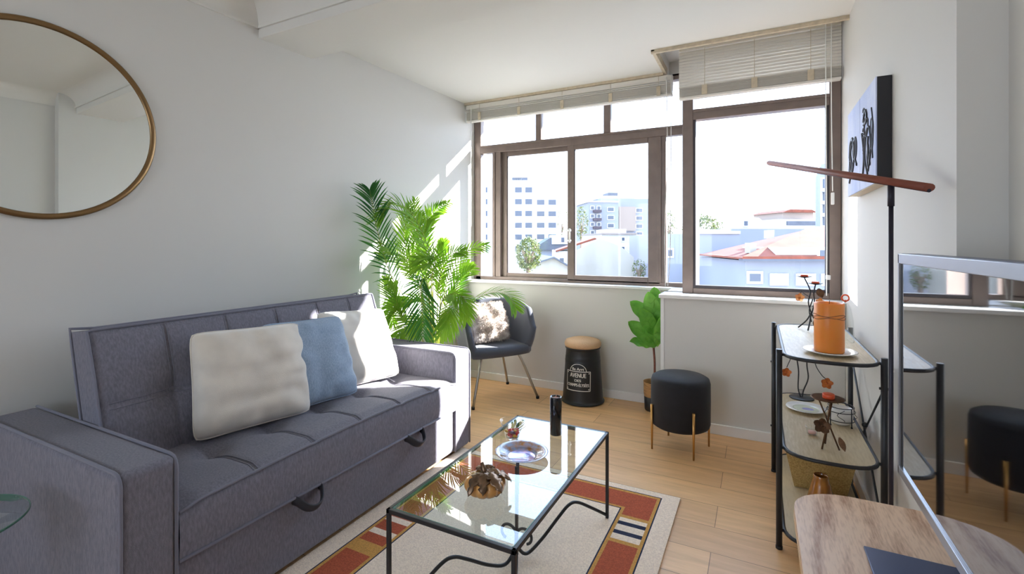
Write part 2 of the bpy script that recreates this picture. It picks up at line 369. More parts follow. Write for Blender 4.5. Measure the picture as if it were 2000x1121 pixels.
mb.grid(lambda u, v: (wx(Y0+(BY0-Y0)*u)+cv(v)[0]+.004, Y0+(BY0-Y0)*u, cv(v)[1]), 1, 8)
mb.grid(lambda u, v: (X2-cv(v)[0]-.004, Y0+(YP-Y0)*u, cv(v)[1]), 1, 8)
mb.box(wx(0)-.3, BY0-.012, 2.455, X2, BY0, 2.468)
mb.hexa([(wx(Y0), Y0, 2.455), (wx(BY0), BY0, 2.455), (wx(BY0)+.012, BY0, 2.455), (wx(Y0)+.012, Y0, 2.455)], [(wx(Y0), Y0, 2.468), (wx(BY0), BY0, 2.468), (wx(BY0)+.012, BY0, 2.468), (wx(Y0)+.012, Y0, 2.468)])
struct(mb.build('trim_2', 'ceil'))
# rails round the blind recess and above the left window
mb = MB(); mb.box(1.735, 3.272, 2.512, XR, 3.292, 2.575); mb.box(1.735, 3.272, 2.525, 1.757, 3.79, 2.575); struct(mb.build('trim_3', 'beige'))
mb = MB(); mb.box(-.04, 3.735, 2.515, 1.735, 3.80, 2.536); struct(mb.build('trim_4', 'beige'))
# sills
mb = MB(); mb.box(-.05, 3.775, .885, 1.795, 3.90, .906, .004); mb.box(1.79, 3.60, .885, 1.897, 3.90, .904); struct(mb.build('trim_5', 'trim'))
mb = MB(); mb.box(1.765, 3.378, .872, XR, 3.60, .897, .004); struct(mb.build('trim_6', 'trim'))
# baseboards
mb = MB(); mb.box(-.04, 3.796, 0, 1.79, 3.812, .065, .003); mb.box(1.79, 3.39, 0, XR, 3.406, .065, .003); struct(mb.build('baseboard_back', 'trim'))
mb = MB(); mb.hexa([(wx(Y0)+.014, Y0, 0), (wx(D)+.014, D, 0), (wx(D)-.01, D, 0), (wx(Y0)-.01, Y0, 0)], [(wx(Y0)+.014, Y0, .065), (wx(D)+.014, D, .065), (wx(D)-.01, D, .065), (wx(Y0)-.01, Y0, .065)]); struct(mb.build('baseboard_left', 'trim'))
mb = MB(); mb.box(XR-.014, YP, 0, XR+.01, 3.39, .065, .003); mb.box(X2-.014, Y0, 0, X2+.01, YP, .065, .003); struct(mb.build('baseboard_right', 'trim'))
mb = MB(); mb.box(1.775, 3.398, .02, 1.797, 3.412, .88); struct(mb.build('trim_7', 'trim'))

# ------------------------------------------------------------------ windows
yF, yB = 3.90, 3.96
win = MB(); B = win.box
B(-.03, yF, .890, .040, yB, 2.563, .003); B(-.016, yF, .890, 1.908, yB, .937, .003); B(-.016, yF, 2.52, 1.908, yB, 2.563)
win1 = struct(win.build('window_1', 'frame'))
m1 = MB(); m1.box(.040, yF-.004, 2.088, 1.890, yB, 2.163, .004); m1.box(.040, yF-.012, 2.143, 1.890, yF, 2.158, .002); o = m1.build('transom', 'frame'); o.parent = win1
for a, b in ((.605, .662), (1.226, 1.288)):
    m1 = MB(); m1.box(a, yF+.002, 2.163, b, yB, 2.52, .003); m1.box(b-.012, yF-.004, 2.163, b, yF+.02, 2.52, .002); o = m1.build('mullion', 'frame'); o.parent = win1
for a, b in ((.166, .251), (1.662, 1.729)):
    m1 = MB(); m1.box(a, yF-.002, .937, b, yB, 2.088, .003); m1.box(a+.02, yF-.012, .937, a+.032, yF, 2.088, .002); o = m1.build('mullion', 'frame'); o.parent = win1
def sash(x0, x1, y, s0, s1):
    m1 = MB(); z0, z1 = .922, 2.09
    m1.box(x0, y, z0, x0+s0, y+.03, z1, .003); m1.box(x1-s1, y, z0, x1, y+.03, z1, .003)
    m1.box(x0+s0, y, z0, x1-s1, y+.03, z0+.051, .003); m1.box(x0+s0, y, z1-.041, x1-s1, y+.03, z1, .003)
    m1.use('frame'); m1.use('gasket').box(x0+s0, y+.004, z0+.051, x0+s0+.008, y+.026, z1-.041)
    o = m1.build('sash', 'frame'); o.parent = win1
    m1 = MB(); m1.box(x0+s0-.005, y+.012, z0+.045, x1-s1+.005, y+.016, z1-.035); g = m1.build('glass_pane', 'glass'); g.parent = o
    return o
s1_ = sash(.246, .968, 3.932, .057, .060)
s2_ = sash(.908, 1.682, 3.900, .061, .092)
m1 = MB(); m1.box(.925, 3.882, 1.25, .941, 3.90, 1.373, .003); m1.box(.918, 3.875, 1.262, .948, 3.890, 1.275, .002); m1.box(.918, 3.875, 1.348, .948, 3.890, 1.363, .002); o = m1.build('sash_handle', 'white'); o.parent = s2_
for a, b, z0, z1 in ((.035, .170, .932, 2.09), (1.725, 1.893, .932, 2.09), (.035, .610, 2.16, 2.525), (.658, 1.230, 2.16, 2.525), (1.284, 1.893, 2.16, 2.525)):
    m1 = MB(); m1.box(a, 3.94, z0, b, 3.944, z1); o = m1.build('glass_pane', 'glass'); o.parent = win1
# right window, set forward of the left one
win = MB(); B = win.box
B(1.897, 3.55, .897, 1.968, 3.96, 2.60, .004); B(2.765, 3.55, .897, 2.826, 3.62, 2.60, .003); B(1.968, 3.55, .897, 2.765, 3.62, .935, .003); B(1.968, 3.56, 2.52, 2.765, 3.62, 2.60)
win2 = struct(win.build('window_2', 'frame'))
m1 = MB(); m1.box(1.968, 3.546, 2.105, 2.765, 3.62, 2.178, .004); m1.box(1.968, 3.538, 2.155, 2.765, 3.55, 2.17, .002); o = m1.build('transom', 'frame'); o.parent = win2
m1 = MB(); m1.box(1.968, 3.552, .935, 1.985, 3.60, 2.105, .002); m1.box(2.745, 3.552, .935, 2.765, 3.60, 2.105, .002); m1.box(1.985, 3.552, .935, 2.745, 3.60, .955, .002); o = m1.build('glazing_bead', 'gasket'); o.parent = win2
for z0, z1 in ((.935, 2.11), (2.17, 2.53)):
    m1 = MB(); m1.box(1.965, 3.585, z0, 2.768, 3.589, z1); o = m1.build('glass_pane', 'glass'); o.parent = win2
m1 = MB(); m1.box(2.772, 3.53, 1.485, 2.79, 3.552, 1.56, .004); o = m1.build('window_latch', 'white'); o.parent = win2
m1 = MB(); m1.box(2.745, 3.53, 1.02, 2.77, 3.552, 1.05, .004); o = m1.build('window_latch', 'white'); o.parent = win2

# ------------------------------------------------------------------ blinds
def blind_left():
    t = thing('venetian_blind', (.92, 3.765, 2.51), 'off-white venetian blind pulled right up above the wide sliding window', 'blind')
    x0, x1 = -.025, 1.80
    m = MB(); m.box(x0, 3.745, 2.475, x1, 3.79, 2.513, .003); part(m, 'headrail', 'blind', t)
    m = MB()
    for i in range(3):
        z = 2.470-i*.013; m.box(x0, 3.735, z-.0015, x1, 3.795, z+.0015, mtx=None)
    for i in range(16):
        z = 2.435-i*.0037; j = random.uniform(-.003, .003); m.box(x0+.003, 3.742+j, z-.0009, x1-.003, 3.79+j, z+.0006)
    part(m, 'slats', 'blind', t)
    m = MB(); m.box(x0, 3.742, 2.357, x1, 3.79, 2.372, .004); part(m, 'bottom_rail', 'blind', t)
    for x in (.12, .52, .92, 1.33, 1.70):
        m = MB(); m.box(x-.015, 3.737, 2.365, x+.015, 3.743, 2.435, .002); m.tube([(x, 3.742, 2.43), (x, 3.742, 2.51)], .0015, 5); part(m, 'ladder_clip', 'beige', t)
    m = MB(); m.tube(spline([(1.795, 3.73, 2.49), (1.793, 3.72, 1.8), (1.79, 3.71, 1.2), (1.775, 3.70, .93)]), .003, 6); m.tube(spline([(1.76, 3.73, 2.49), (1.768, 3.715, 1.9), (1.752, 3.70, 1.3), (1.76, 3.69, .92)]), .003, 6); part(m, 'pull_cord', 'cord', t)
    m = MB(); m.tube([(.035, 3.735, 2.49), (.038, 3.73, 1.4)], .0035, 6); part(m, 'tilt_wand', 'cord', t)
blind_left()
def blind_right():
    t = thing('venetian_blind', (2.37, 3.49, 2.58), 'off-white venetian blind half lowered in the ceiling recess over the right window', 'blind')
    x0, x1 = 1.885, 2.818
    m = MB(); m.box(x0, 3.468, 2.565, x1, 3.512, 2.605, .003); part(m, 'headrail', 'blind', t)
    m = MB()
    n = 12
    for i in range(n):      # closed, overlapping slats
        z = 2.562-i*.0205
        m.grid(lambda u, v: (x0+(x1-x0)*u, 3.484-.012*v-.004*math.sin(v*PI), z-.024*v), 1, 4)
    for i in range(17):
        z = 2.315-i*.0037; j = random.uniform(-.003, .003); m.box(x0+.002, 3.466+j, z-.0009, x1-.002, 3.514+j, z+.0006)
    part(m, 'slats', 'blind', t)
    m = MB(); m.box(x0, 3.466, 2.235, x1, 3.514, 2.251, .004); part(m, 'bottom_rail', 'blind', t)
    for x in (2.05, 2.35, 2.66):
        m = MB(); m.box(x-.018, 3.459, 2.25, x+.018, 3.466, 2.315, .002); m.tube([(x, 3.472, 2.31), (x, 3.472, 2.565)], .0015, 5); part(m, 'ladder_clip', 'beige', t)
    m = MB(); m.tube(spline([(2.735, 3.455, 2.58), (2.737, 3.45, 1.9), (2.74, 3.445, 1.3), (2.738, 3.44, .93)]), .003, 6); m.tube(spline([(2.765, 3.455, 2.58), (2.764, 3.45, 2.1), (2.77, 3.45, 1.56)]), .003, 6); part(m, 'pull_cord', 'cord', t)
blind_right()

# ================================================================== FURNITURE
def rbox(m, x0, y0, z0, x1, y1, z1, bev, seg=3): return m.box(x0, y0, z0, x1, y1, z1, bev, seg)
def smoothstep(a, b, x): t = max(0, min(1, (x-a)/(b-a))); return t*t*(3-2*t)

# ---- sofa
sofa = thing('sofa_bed', (.35, 1.6, 0), 'grey tufted fabric sofa bed with piped arms along the left wall', 'sofa')
m = MB(); rbox(m, .02, .83, .03, .788, 2.345, .275, .008); part(m, 'drawer_base', 'sofa', sofa)
BUT = (1.10, 1.345, 1.60, 1.86, 2.11)
# seat cushion
def seatz(x, y):
    z = .452
    e = min(y-.838, 2.338-y); z -= .012*(1-smoothstep(0, .07, e))
    z -= .016*(1-smoothstep(0, .05, .80-x))
    puff = 0
    for b in BUT:
        d = abs(y-b); z -= .006*math.exp(-(d/.009)**2) if x > .30 else 0
        r = math.hypot((y-b), (x-.52)*.8); z -= .027*math.exp(-(r/.055)**2)
    z -= .004*math.exp(-((x-.52)/.012)**2)
    z += .02*math.sin(PI*max(0, min(1, (y-.84)/1.5)))
    return z
m = MB()
top = m.grid(lambda u, v: (.18+.62*u, .838+1.5*v, seatz(.18+.62*u, .838+1.5*v)), 44, 170)
N = 170
bot = [m.bm.verts.new((.800, .838+1.5*j/N, .275)) for j in range(N+1)]
mid = [[m.bm.verts.new((.800+.006*math.sin(PI*q), .838+1.5*j/N, seatz(.80, .838+1.5*j/N)*(1-q)+.275*q)) for j in range(N+1)] for q in (.25, .5, .75)]
rows = [top[-1]]+mid+[bot]
for a, b in zip(rows[:-1], rows[1:]):
    for j in range(N): m.face([a[j], a[j+1], b[j+1], b[j]], True)
bb = [m.bm.verts.new((.18, .838+1.5*j, .275)) for j in (0, 1)]
m.face([bot[0], bot[-1], bb[1], bb[0]])
seat = part(m, 'seat_cushion', 'sofa', sofa)
m = MB(); m.tube([(.801, .838+1.5*j/60, seatz(.80, .838+1.5*j/60)+.003) for j in range(61)], .0055, 8); m.tube([(.803, .84, .279), (.803, 2.336, .279)], .0055, 8)
o = part(m, 'piping', 'piping', seat); o.location = (0, 0, 0)
for b in BUT:
    m = MB()
    for dd in (-.008, .008):
        m.tube([(x, b+dd, seatz(x, b+dd)+.0015) for x in [.535+.255*i/16 for i in range(17)]], .0016, 5)
    part(m, 'seam_stitching', 'piping', seat)
for b in BUT:
    m = MB(); m.ball((.52, b, seatz(.52, b)+.002), .011, 8, sz=.5); part(m, 'tuft_button', 'piping', seat)
# backrest: reclined slab
def backpt(y, s, d):   # s: height 0..1 from z .36 to .93 ; d: 0 front 1 back
    z = .36+.57*s; xf = .385-.155*s; return Vector((xf-.135*d, y, z-.0*d))
def backfront(u, v):
    y = .838+1.43*u; p = backpt(y, v, 0)
    off = .0
    for b in (1.085, 1.335, 1.585, 1.835, 2.06):
        off -= .006*math.exp(-((y-b)/.009)**2)
        r = math.hypot(y-b, (p.z-.665)); off -= .024*math.exp(-(r/.05)**2)
    off -= .005*math.exp(-((p.z-.665)/.011)**2)
    e = min(y-.838, 2.268-y, .93-p.z); off -= .010*(1-smoothstep(0, .03, e))
    p.x += off+.015*math.sin(PI*v); return p
m = MB(); NU, NV = 150, 44
fr = m.grid(backfront, NU, NV)
bk = [[m.bm.verts.new(backpt(.838+1.43*i/NU, j/NV, 1)+Vector((0.012*(1 if i in (0, NU) or j == NV else 0), 0, -.012*(j == NV)))) for j in (0, NV)] for i in range(NU+1)]
for i in range(NU):
    m.face([bk[i][0], bk[i][1], bk[i+1][1], bk[i+1][0]], True)
    m.face([fr[i][NV], bk[i][1], bk[i+1][1], fr[i+1][NV]][::-1], True)
    m.face([fr[i][0], fr[i+1][0], bk[i+1][0], bk[i][0]], True)
for i in (0, NU):
    m.face([fr[i][j] for j in range(NV+1)]+[bk[i][1], bk[i][0]])
back = part(m, 'backrest', 'sofa', sofa)
m = MB()
path = [backfront(0, j/20)+Vector((.004, -.001, 0)) for j in range(21)]+[backfront(i/80, 1)+Vector((.002, 0, .003)) for i in range(1, 80)]+[backfront(1, 1-j/20)+Vector((.004, .001, 0)) for j in range(21)]
m.tube(path, .0055, 8)
p2 = [backpt(.838, j/10, 1)+Vector((0, -.001, 0)) for j in range(11)]+[backpt(.838+1.43*i/20, 1, 1)+Vector((.004, 0, -.008)) for i in range(1, 20)]+[backpt(2.268, 1-j/10, 1) for j in range(11)]
m.tube(p2, .0055, 8); part(m, 'piping', 'piping', back)
m = MB()
for b in (1.085, 1.335, 1.585, 1.835, 2.06):
    for dd in (-.007, .007):
        m.tube([backfront((b+dd-.838)/1.43, .55+.43*i/12)+Vector((.0015, 0, 0)) for i in range(13)], .0016, 5)
for zz in (.655, .675):
    m.tube([backfront(i/100, (zz-.36)/.57)+Vector((.0012, 0, 0)) for i in range(2, 99)], .0014, 5)
part(m, 'seam_stitching', 'piping', back)
# arms
def arm(y0, y1):
    m = MB(); XB = -.165 if y0 < 1 else -.08
    m.box(XB, y0, .02, .80, y1, .605, .022, 4); a = part(m, 'arm', 'sofa', sofa)
    m = MB(); r = .022
    for y in (y0+.003, y1-.003):
        pts = [(.798, y, .03), (.799, y, .3), (.799, y, .57), (.794, y, .588), (.782, y, .600), (.76, y, .604)]+[(.76-(.76-XB)*i/8, y, .604) for i in range(1, 9)]
        m.tube(pts, .0055, 8)
    part(m, 'piping', 'piping', a)
arm(.685, .835); arm(2.34, 2.50)
def strap(y):
    m = MB(); a = y-.062; b = y+.062
    pts = spline([(.79, a, .268), (.812, a+.006, .262), (.838, a+.03, .236), (.846, y, .226), (.838, b-.03, .234), (.812, b-.006, .260), (.79, b, .27)], 6)
    m.tube(pts, .016, 8, flat=(.35, 1.2)); part(m, 'pull_strap', 'strap', sofa, 'black pull strap')
strap(1.31); strap(1.965)
for x in (.08, .72):
    for y in (.76, 2.42):
        m = MB(); m.cyl((x, y), .022, 0, .03, 12); part(m, 'foot', 'black', sofa)

# ---- cushions
def cushion(name, label, bl, br, tr, tl, th, mt, seed=0, piping=None, wr=.006):
    bl, br, tr, tl = map(Vector, (bl, br, tr, tl)); c = (bl+br+tr+tl)/4
    nrm = (br-bl).cross(tl-bl).normalized()
    def base(u, v):
        # pillow outline: sides pull in between corners
        k = .016
        uu = u+(.5-u)*k*2*(1-(2*v-1)**2)*abs(2*u-1)**2; vv = v+(.5-v)*k*2*(1-(2*u-1)**2)*abs(2*v-1)**2
        cr = 1-.055*(abs(2*u-1)**7*abs(2*v-1)**7); uu = .5+(uu-.5)*cr; vv = .5+(vv-.5)*cr
        return bl*(1-uu)*(1-vv)+br*uu*(1-vv)+tr*uu*vv+tl*(1-uu)*vv
    def prof(u, v): return max(0, (1-abs(2*u-1)**3.0))**.5*max(0, (1-abs(2*v-1)**3.0))**.5
    def f(sgn):
        def g(u, v):
            w_ = prof(u, v); p = base(u, v)
            e = min(u, v, 1-u, 1-v)
            wrk = noise.noise(Vector((u*5+seed, v*5, seed*1.7)))*wr*1.6+noise.noise(Vector((u*2.2+seed, v*9, seed)))*wr+ .8*wr*math.sin((math.atan2(v-.5, u-.5))*14+seed)*math.exp(-(e/.13)**2)*(1 if e > .01 else 0)
            return p+nrm*sgn*(th*.5*w_+wrk*min(1, w_*2))
        return g
    m = MB(); m.grid(f(1), 36, 36); m.grid(f(-1), 36, 36, flip=True)
    bmesh.ops.remove_doubles(m.bm, verts=m.bm.verts, dist=1e-4)
    return m, base
def simple_cushion(name, label, cat, *a, **k):
    mt = a[5]; m, base = cushion(name, label, *a, **k)
    loc = (Vector(a[0])+Vector(a[1]))/2
    root = thing(name, loc, label, cat)
    part(m, 'cover', mt, root)
    m = MB(); P = [base(i/20, 0) for i in range(20)]+[base(1, i/20) for i in range(20)]+[base(1-i/20, 1) for i in range(20)]+[base(0, 1-i/20) for i in range(20)]
    m.tube(P, .0035, 6, closed=True); part(m, 'seam', mt, root)
    return root
simple_cushion('throw_cushion', 'cream velvet cushion leaning in front, nearest the camera on the grey sofa', 'cushion', (.43, 1.085, .475), (.53, 1.555, .47), (.39, 1.60, .865), (.33, 1.125, .885), .19, 'cream', seed=1.3, wr=.008)
simple_cushion('throw_cushion', 'denim blue cushion tucked between the cream and the sunlit ivory ones', 'cushion', (.46, 1.45, .475), (.52, 1.86, .47), (.385, 1.86, .862), (.33, 1.43, .872), .16, 'blue', seed=4.1)
simple_cushion('throw_cushion', 'ivory cushion in full sun against the far arm of the sofa', 'cushion', (.40, 1.80, .475), (.50, 2.21, .475), (.33, 2.25, .85), (.315, 1.76, .885), .16, 'ivory', seed=7.7)

# ---- mirror
yc, zc, R_ = .85, 1.74, .385
mir = thing('round_mirror', (wx(yc)+.005, yc, zc-R_), 'large round mirror with thin brass rim on the left wall', 'mirror')
m = MB(); n = 96
def mp_(a, r, off): y = yc+r*math.cos(a); return (wx(y)+off, y, zc+r*math.sin(a))
m.tube([mp_(2*PI*k/n, R_, .014) for k in range(n)], .0075, 8, closed=True, flat=(1.6, .7)); part(m, 'rim', 'brass', mir)
m = MB(); m.hexa([mp_(2*PI*k/n, R_-.002, .004) for k in range(n)], [mp_(2*PI*k/n, R_-.002, .012) for k in range(n)]); part(m, 'mirror_glass', 'mirror', mir)

# ---- rug
X = dict(o0=.775, o1=2.035, l0=.86, l1=1.957, i0=1.022, i1=1.802); Yo0, Yo1 = .62, 2.445
def rug():
    rects = [(.775, Yo0, 2.035, Yo1, 'wool'), (.86, .705, 1.957, 2.362+.04, 'navy'), (.866, .711, 1.951, 2.396, 'goldw')]
    def band(x0, y0, x1, y1): rects.append((x0, y0, x1, y1, 'rust'))
    rects += [(.880, .725, 1.937, 2.380, 'rust'), (1.008, .858, 1.816, 2.244, 'goldw'), (1.022, .872, 1.802, 2.230, 'navy'), (1.028, .878, 1.796, 2.224, 'wool')]
    for y0, y1, c in ((2.155, 2.178, 'goldw'), (1.985, 2.155, 'wool'), (2.098, 2.125, 'navy'), (2.025, 2.052, 'navy'), (1.962, 1.985, 'goldw')):
        rects.append((1.816, y0, 1.937, y1, c))
    for y0, y1, c in ((1.43, 1.50, 'goldw'), (1.555, 1.59, 'wool'), (1.655, 1.69, 'wool'), (1.84, 1.87, 'goldw'), (1.0, 1.03, 'goldw')):
        rects.append((.880, y0, 1.008, y1, c))
    xs = sorted({r[i] for r in rects for i in (0, 2)}); ys = sorted({r[i] for r in rects for i in (1, 3)})
    m = MB(); z = .011; V = {}
    def v(i, j):
        if (i, j) not in V: V[i, j] = m.bm.verts.new((xs[i], ys[j], z))
        return V[i, j]
    for i in range(len(xs)-1):
        for j in range(len(ys)-1):
            cx, cy = (xs[i]+xs[i+1])/2, (ys[j]+ys[j+1])/2; c = 'wool'
            for r in rects:
                if r[0] < cx < r[2] and r[1] < cy < r[3]: c = r[4]
            m.use(c).face([v(i, j), v(i+1, j), v(i+1, j+1), v(i, j+1)])
    m.use('wool')
    edge = [v(i, 0) for i in range(len(xs))]+[v(len(xs)-1, j) for j in range(1, len(ys))]+[v(i, len(ys)-1) for i in range(len(xs)-2, -1, -1)]+[v(0, j) for j in range(len(ys)-2, 0, -1)]
    low = [m.bm.verts.new((p.co.x, p.co.y, .001)) for p in edge]
    for k in range(len(edge)): m.face([edge[k], low[k], low[(k+1) % len(low)], edge[(k+1) % len(edge)]])
    o = m.build('area_rug', None, loc=(1.4, 1.5, 0)); tag(o, 'cream wool rug with rust border blocks and navy stripes under the glass table', 'rug')
rug()

# ---- coffee table
TX0, TX1, TY0, TY1, TZ = 1.316, 1.766, 1.190, 2.117, .398
tab = thing('coffee_table', (1.541, 1.654, 0), 'glass-topped coffee table with thin black wrought-iron frame on the rug', 'table')
RZ = .0115
m = MB(); f = .0065
for (a, b) in (((TX0, TY0), (TX1, TY0)), ((TX1, TY0), (TX1, TY1)), ((TX1, TY1), (TX0, TY1)), ((TX0, TY1), (TX0, TY0))):
    m.box(min(a[0], b[0])-f, min(a[1], b[1])-f, TZ-.014, max(a[0], b[0])+f, max(a[1], b[1])+f, TZ, .0015, 1)
for (a, b) in (((TX0, TY0), (TX1, TY0)), ((TX0, TY1), (TX1, TY1))): m.box(TX0+f, a[1]+(f if a[1] < 1.5 else -.016), TZ-.014, TX1-f, a[1]+(.016 if a[1] < 1.5 else -f), TZ-.008)
part(m, 'top_frame', 'black', tab)
for x in (TX0, TX1):
    for y in (TY0, TY1):
        m = MB(); m.box(x-f, y-f, RZ, x+f, y+f, TZ-.013, .0015, 1); part(m, 'leg', 'black', tab)
cx, cy = 1.541, 1.654
for x in (TX0, TX1):
    for y in (TY0, TY1):
        P = Vector((x, y, .018+RZ)); Cc = Vector((cx, cy, RZ+.02)); q = lambda t, z: (P.x+(Cc.x-P.x)*t, P.y+(Cc.y-P.y)*t, z)
        m = MB(); m.tube(spline([q(0, RZ+.012), q(.18, .085), q(.36, .142), q(.46, .148), q(.58, .115), q(.75, .06), q(.9, .032), q(.985, .075), q(1.0, .13)], 6), .0065, 8); part(m, 'stretcher', 'black', tab)
for sgn in (-1, 1):
    m = MB(); pts = []
    for i in range(30):
        a = i/29; th = PI*1.38*a; r = .034*(1-.25*a)
        pts.append((cx+sgn*(.036-r*math.cos(th)), cy+.0, .125+r*math.sin(th)+.0))
    pts = [(cx+sgn*.003, cy, .05), (cx+sgn*.002, cy, .09)]+pts
    m.tube(pts, .0055, 8); part(m, 'scroll', 'black', tab)
m = MB(); m.tube([(cx, cy, .02), (cx, cy, TZ-.012)], .006, 10); part(m, 'centre_rod', 'black', tab)
m = MB(); m.box(TX0+f, TY0+f, TZ-.007, TX1-f, TY1-f, TZ-.001); gt = part(m, 'glass_top', 'tglass', tab)
m = MB()
for a in ((TX0+f, TY0+f, TX1-f, TY0+f+.003), (TX0+f, TY1-f-.003, TX1-f, TY1-f), (TX0+f, TY0+f, TX0+f+.003, TY1-f), (TX1-f-.003, TY0+f, TX1-f, TY1-f)):
    m.box(a[0], a[1], TZ-.0072, a[2], a[3], TZ-.0005)
part(m, 'glass_edge', 'tedge', gt)
TT = TZ-.001
# plate
pl = thing('decorative_plate', (1.53, 1.722, TT), 'shallow iridescent painted plate in the middle of the glass table', 'plate')
m = MB(); m.lathe([(0, .003), (.055, .003), (.062, .006), (.066, .008)], (1.53, 1.722, TT), 48); part(m, 'well', 'platep', pl)
m = MB(); m.lathe([(.064, .0075), (.085, .014), (.104, .021), (.106, .0225), (.103, .0235), (.085, .0165), (.064, .0095)], (1.53, 1.722, TT), 48); m.lathe([(.05, 0), (.052, 0), (.054, .003), (.064, .0075), (.1, .0195)], (1.53, 1.722, TT), 48); part(m, 'rim', 'platerim', pl)
# black candle
ca = thing('pillar_candle', (1.568, 1.992, TT), 'tall slim glossy black pillar candle at the far end of the glass table', 'candle')
m = MB(); m.lathe([(0, 0), (.0245, 0), (.026, .002), (.0265, .164), (.025, .168), (.022, .168), (.021, .160), (0, .159)], (1.568, 1.992, TT), 32); part(m, 'wax_body', 'candleblack', ca)
m = MB(); m.lathe([(0, .1605), (.0205, .1605)], (1.568, 1.992, TT), 24); m.tube([(1.568, 1.992, TT+.16), (1.570, 1.992, TT+.176)], .0012, 6); part(m, 'wick', 'waxpink', ca)
# glass bowl with sweets
gb = thing('glass_dish', (1.417, 1.862, TT), 'small flared clear glass dish of sweets beside the painted plate', 'dish')
bx, by = 1.417, 1.862
m = MB(); k = 24; w4 = lambda a: 1+.10*abs(math.cos(2*a))
m.lathe([(0, .002), (.024, .002), (.027, .006), (.034, .03), (.046, .062), (.052, .078), (.050, .078), (.044, .062), (.032, .031), (.024, .008), (0, .008)], (bx, by, TT), 32, wob=w4); part(m, 'bowl', 'clear', gb)
spots = []
for i in range(14):
    lay = i//7; a = i*2.4; r = (.004+.013*((i % 7)/6))*(1+.35*lay); spots.append((bx+r*math.cos(a)*1.25, by+r*math.sin(a)*1.25, TT+.017+lay*.016))
ms = ['sweetred', 'sweetyel', 'sweetred', 'sweetpur', 'sweetred', 'sweetyel', 'sweetred']
proto = {}
for i, p in enumerate(spots):
    mt = ms[i % 7]
    if mt not in proto:
        m = MB(); m.ball((0, 0, 0), .0085, 8, sz=.75); m.lathe([(.0, 0), (.007, .0)], (0, 0, 0), 8)
        m.tube([(.008, 0, 0), (.013, 0, .001)], [.002, .006], 6); m.tube([(-.008, 0, 0), (-.013, 0, .001)], [.002, .006], 6)
        o = m.build('wrapped_sweet', mt); proto[mt] = o
    else: o = proto[mt].copy(); COL.objects.link(o)
    o.location = p; o.rotation_euler = (random.uniform(-.4, .4), random.uniform(-.4, .4), random.uniform(0, 6))
    cn = {'sweetred': 'red', 'sweetyel': 'yellow', 'sweetpur': 'purple'}[mt]
    tag(o, 'small %s wrapped sweet in the clear glass dish on the coffee table' % cn, 'sweet', '%s sweets in the glass dish' % cn)
# pumpkin
pk = thing('ornamental_pumpkin', (1.545, 1.408, TT), 'small golden ribbed pumpkin ornament with bronze leaves on the glass table', 'ornament')
px, py = 1.545, 1.408; rr = .071
m = MB(); prof = []
for i in range(17):
    a = PI*i/16; prof.append((max(.0, rr*math.sin(a)**.8) if 0 < i < 16 else 0, .037*(1-math.cos(a))-(.010*math.exp(-((PI-a)/.45)**2))))
m.lathe(prof, (px, py, TT), 80, wob=lambda a: 1-.085*(1-abs(math.cos(a*5)))**2*1.6+.0); part(m, 'ribbed_body', 'pumpkin', pk)
m = MB(); m.tube(spline([(px, py, TT+.06), (px-.004, py, TT+.085), (px-.016, py+.006, TT+.1)], 5), [.011-.0005*i for i in range(11)], 8); part(m, 'stalk', 'bleaf', pk)
def metal_leaf(m, c, ang, L, W, drop):
    u = Vector((math.cos(ang), math.sin(ang), 0)); v = Vector((-u.y, u.x, 0))
    def f(s, t):
        wd = W*math.sin(PI*min(1, s*.98+.02))**.6*(1+.35*math.sin(s*30)); p = c+u*(s*L)+v*((t-.5)*2*wd)+Vector((0, 0, .016*math.sin(s*2.2)-drop*s*s-.006*abs(t-.5)*2+.003*math.sin(s*14+t*4)))
        return p
    m.grid(f, 14, 6)
for k, (a, L, W, dr) in enumerate(((-1.75, .072, .017, .052), (-1.15, .066, .020, .045), (-.45, .080, .018, .04), (.5, .075, .018, .04), (1.7, .055, .016, .025), (2.6, .045, .014, .02))):
    m = MB(); metal_leaf(m, Vector((px, py, TT+.078)), a, L*1.2, W*1.15, dr*1.1); o = part(m, 'leaf', 'bleaf', pk); md = o.modifiers.new('s', 'SOLIDIFY'); md.thickness = .0012
m = MB()
pts = [(px+.03+.035*t+.006*math.cos(t*14), py+.0+.012*t, TT+.07-.03*t+.006*math.sin(t*14)) for t in [i/30 for i in range(31)]]
m.tube(pts, .0014, 6); pts = [(px+.02+.05*t, py-.03+.006*math.cos(t*14), TT+.05-.03*t+.007*math.sin(t*14)) for t in [i/30 for i in range(31)]]; m.tube(pts, .0014, 6)
part(m, 'tendril', 'bleaf', pk)

# ---- side table at the left edge
st = thing('side_table', (.455, .43, 0), 'round clear glass side table in front of the near sofa arm', 'table')
m = MB(); m.lathe([(0, .494), (.172, .494), (.175, .497), (.172, .501), (0, .501)], (.455, .43, 0), 64); part(m, 'glass_top', 'tglass', st)
m = MB(); m.lathe([(.1745, .4935), (.1765, .4955), (.1765, .4995), (.1745, .5015)], (.455, .43, 0), 64, closed=True); part(m, 'glass_edge', 'tedge', st)
for k in range(3):
    a = 2*PI*k/3+4.0; m = MB(); m.tube(spline([(.455+.13*math.cos(a), .43+.13*math.sin(a), .49), (.455+.05*math.cos(a), .43+.05*math.sin(a), .25), (.455+.15*math.cos(a), .43+.15*math.sin(a), .006)], 6), .007, 8); part(m, 'leg', 'steel', st)

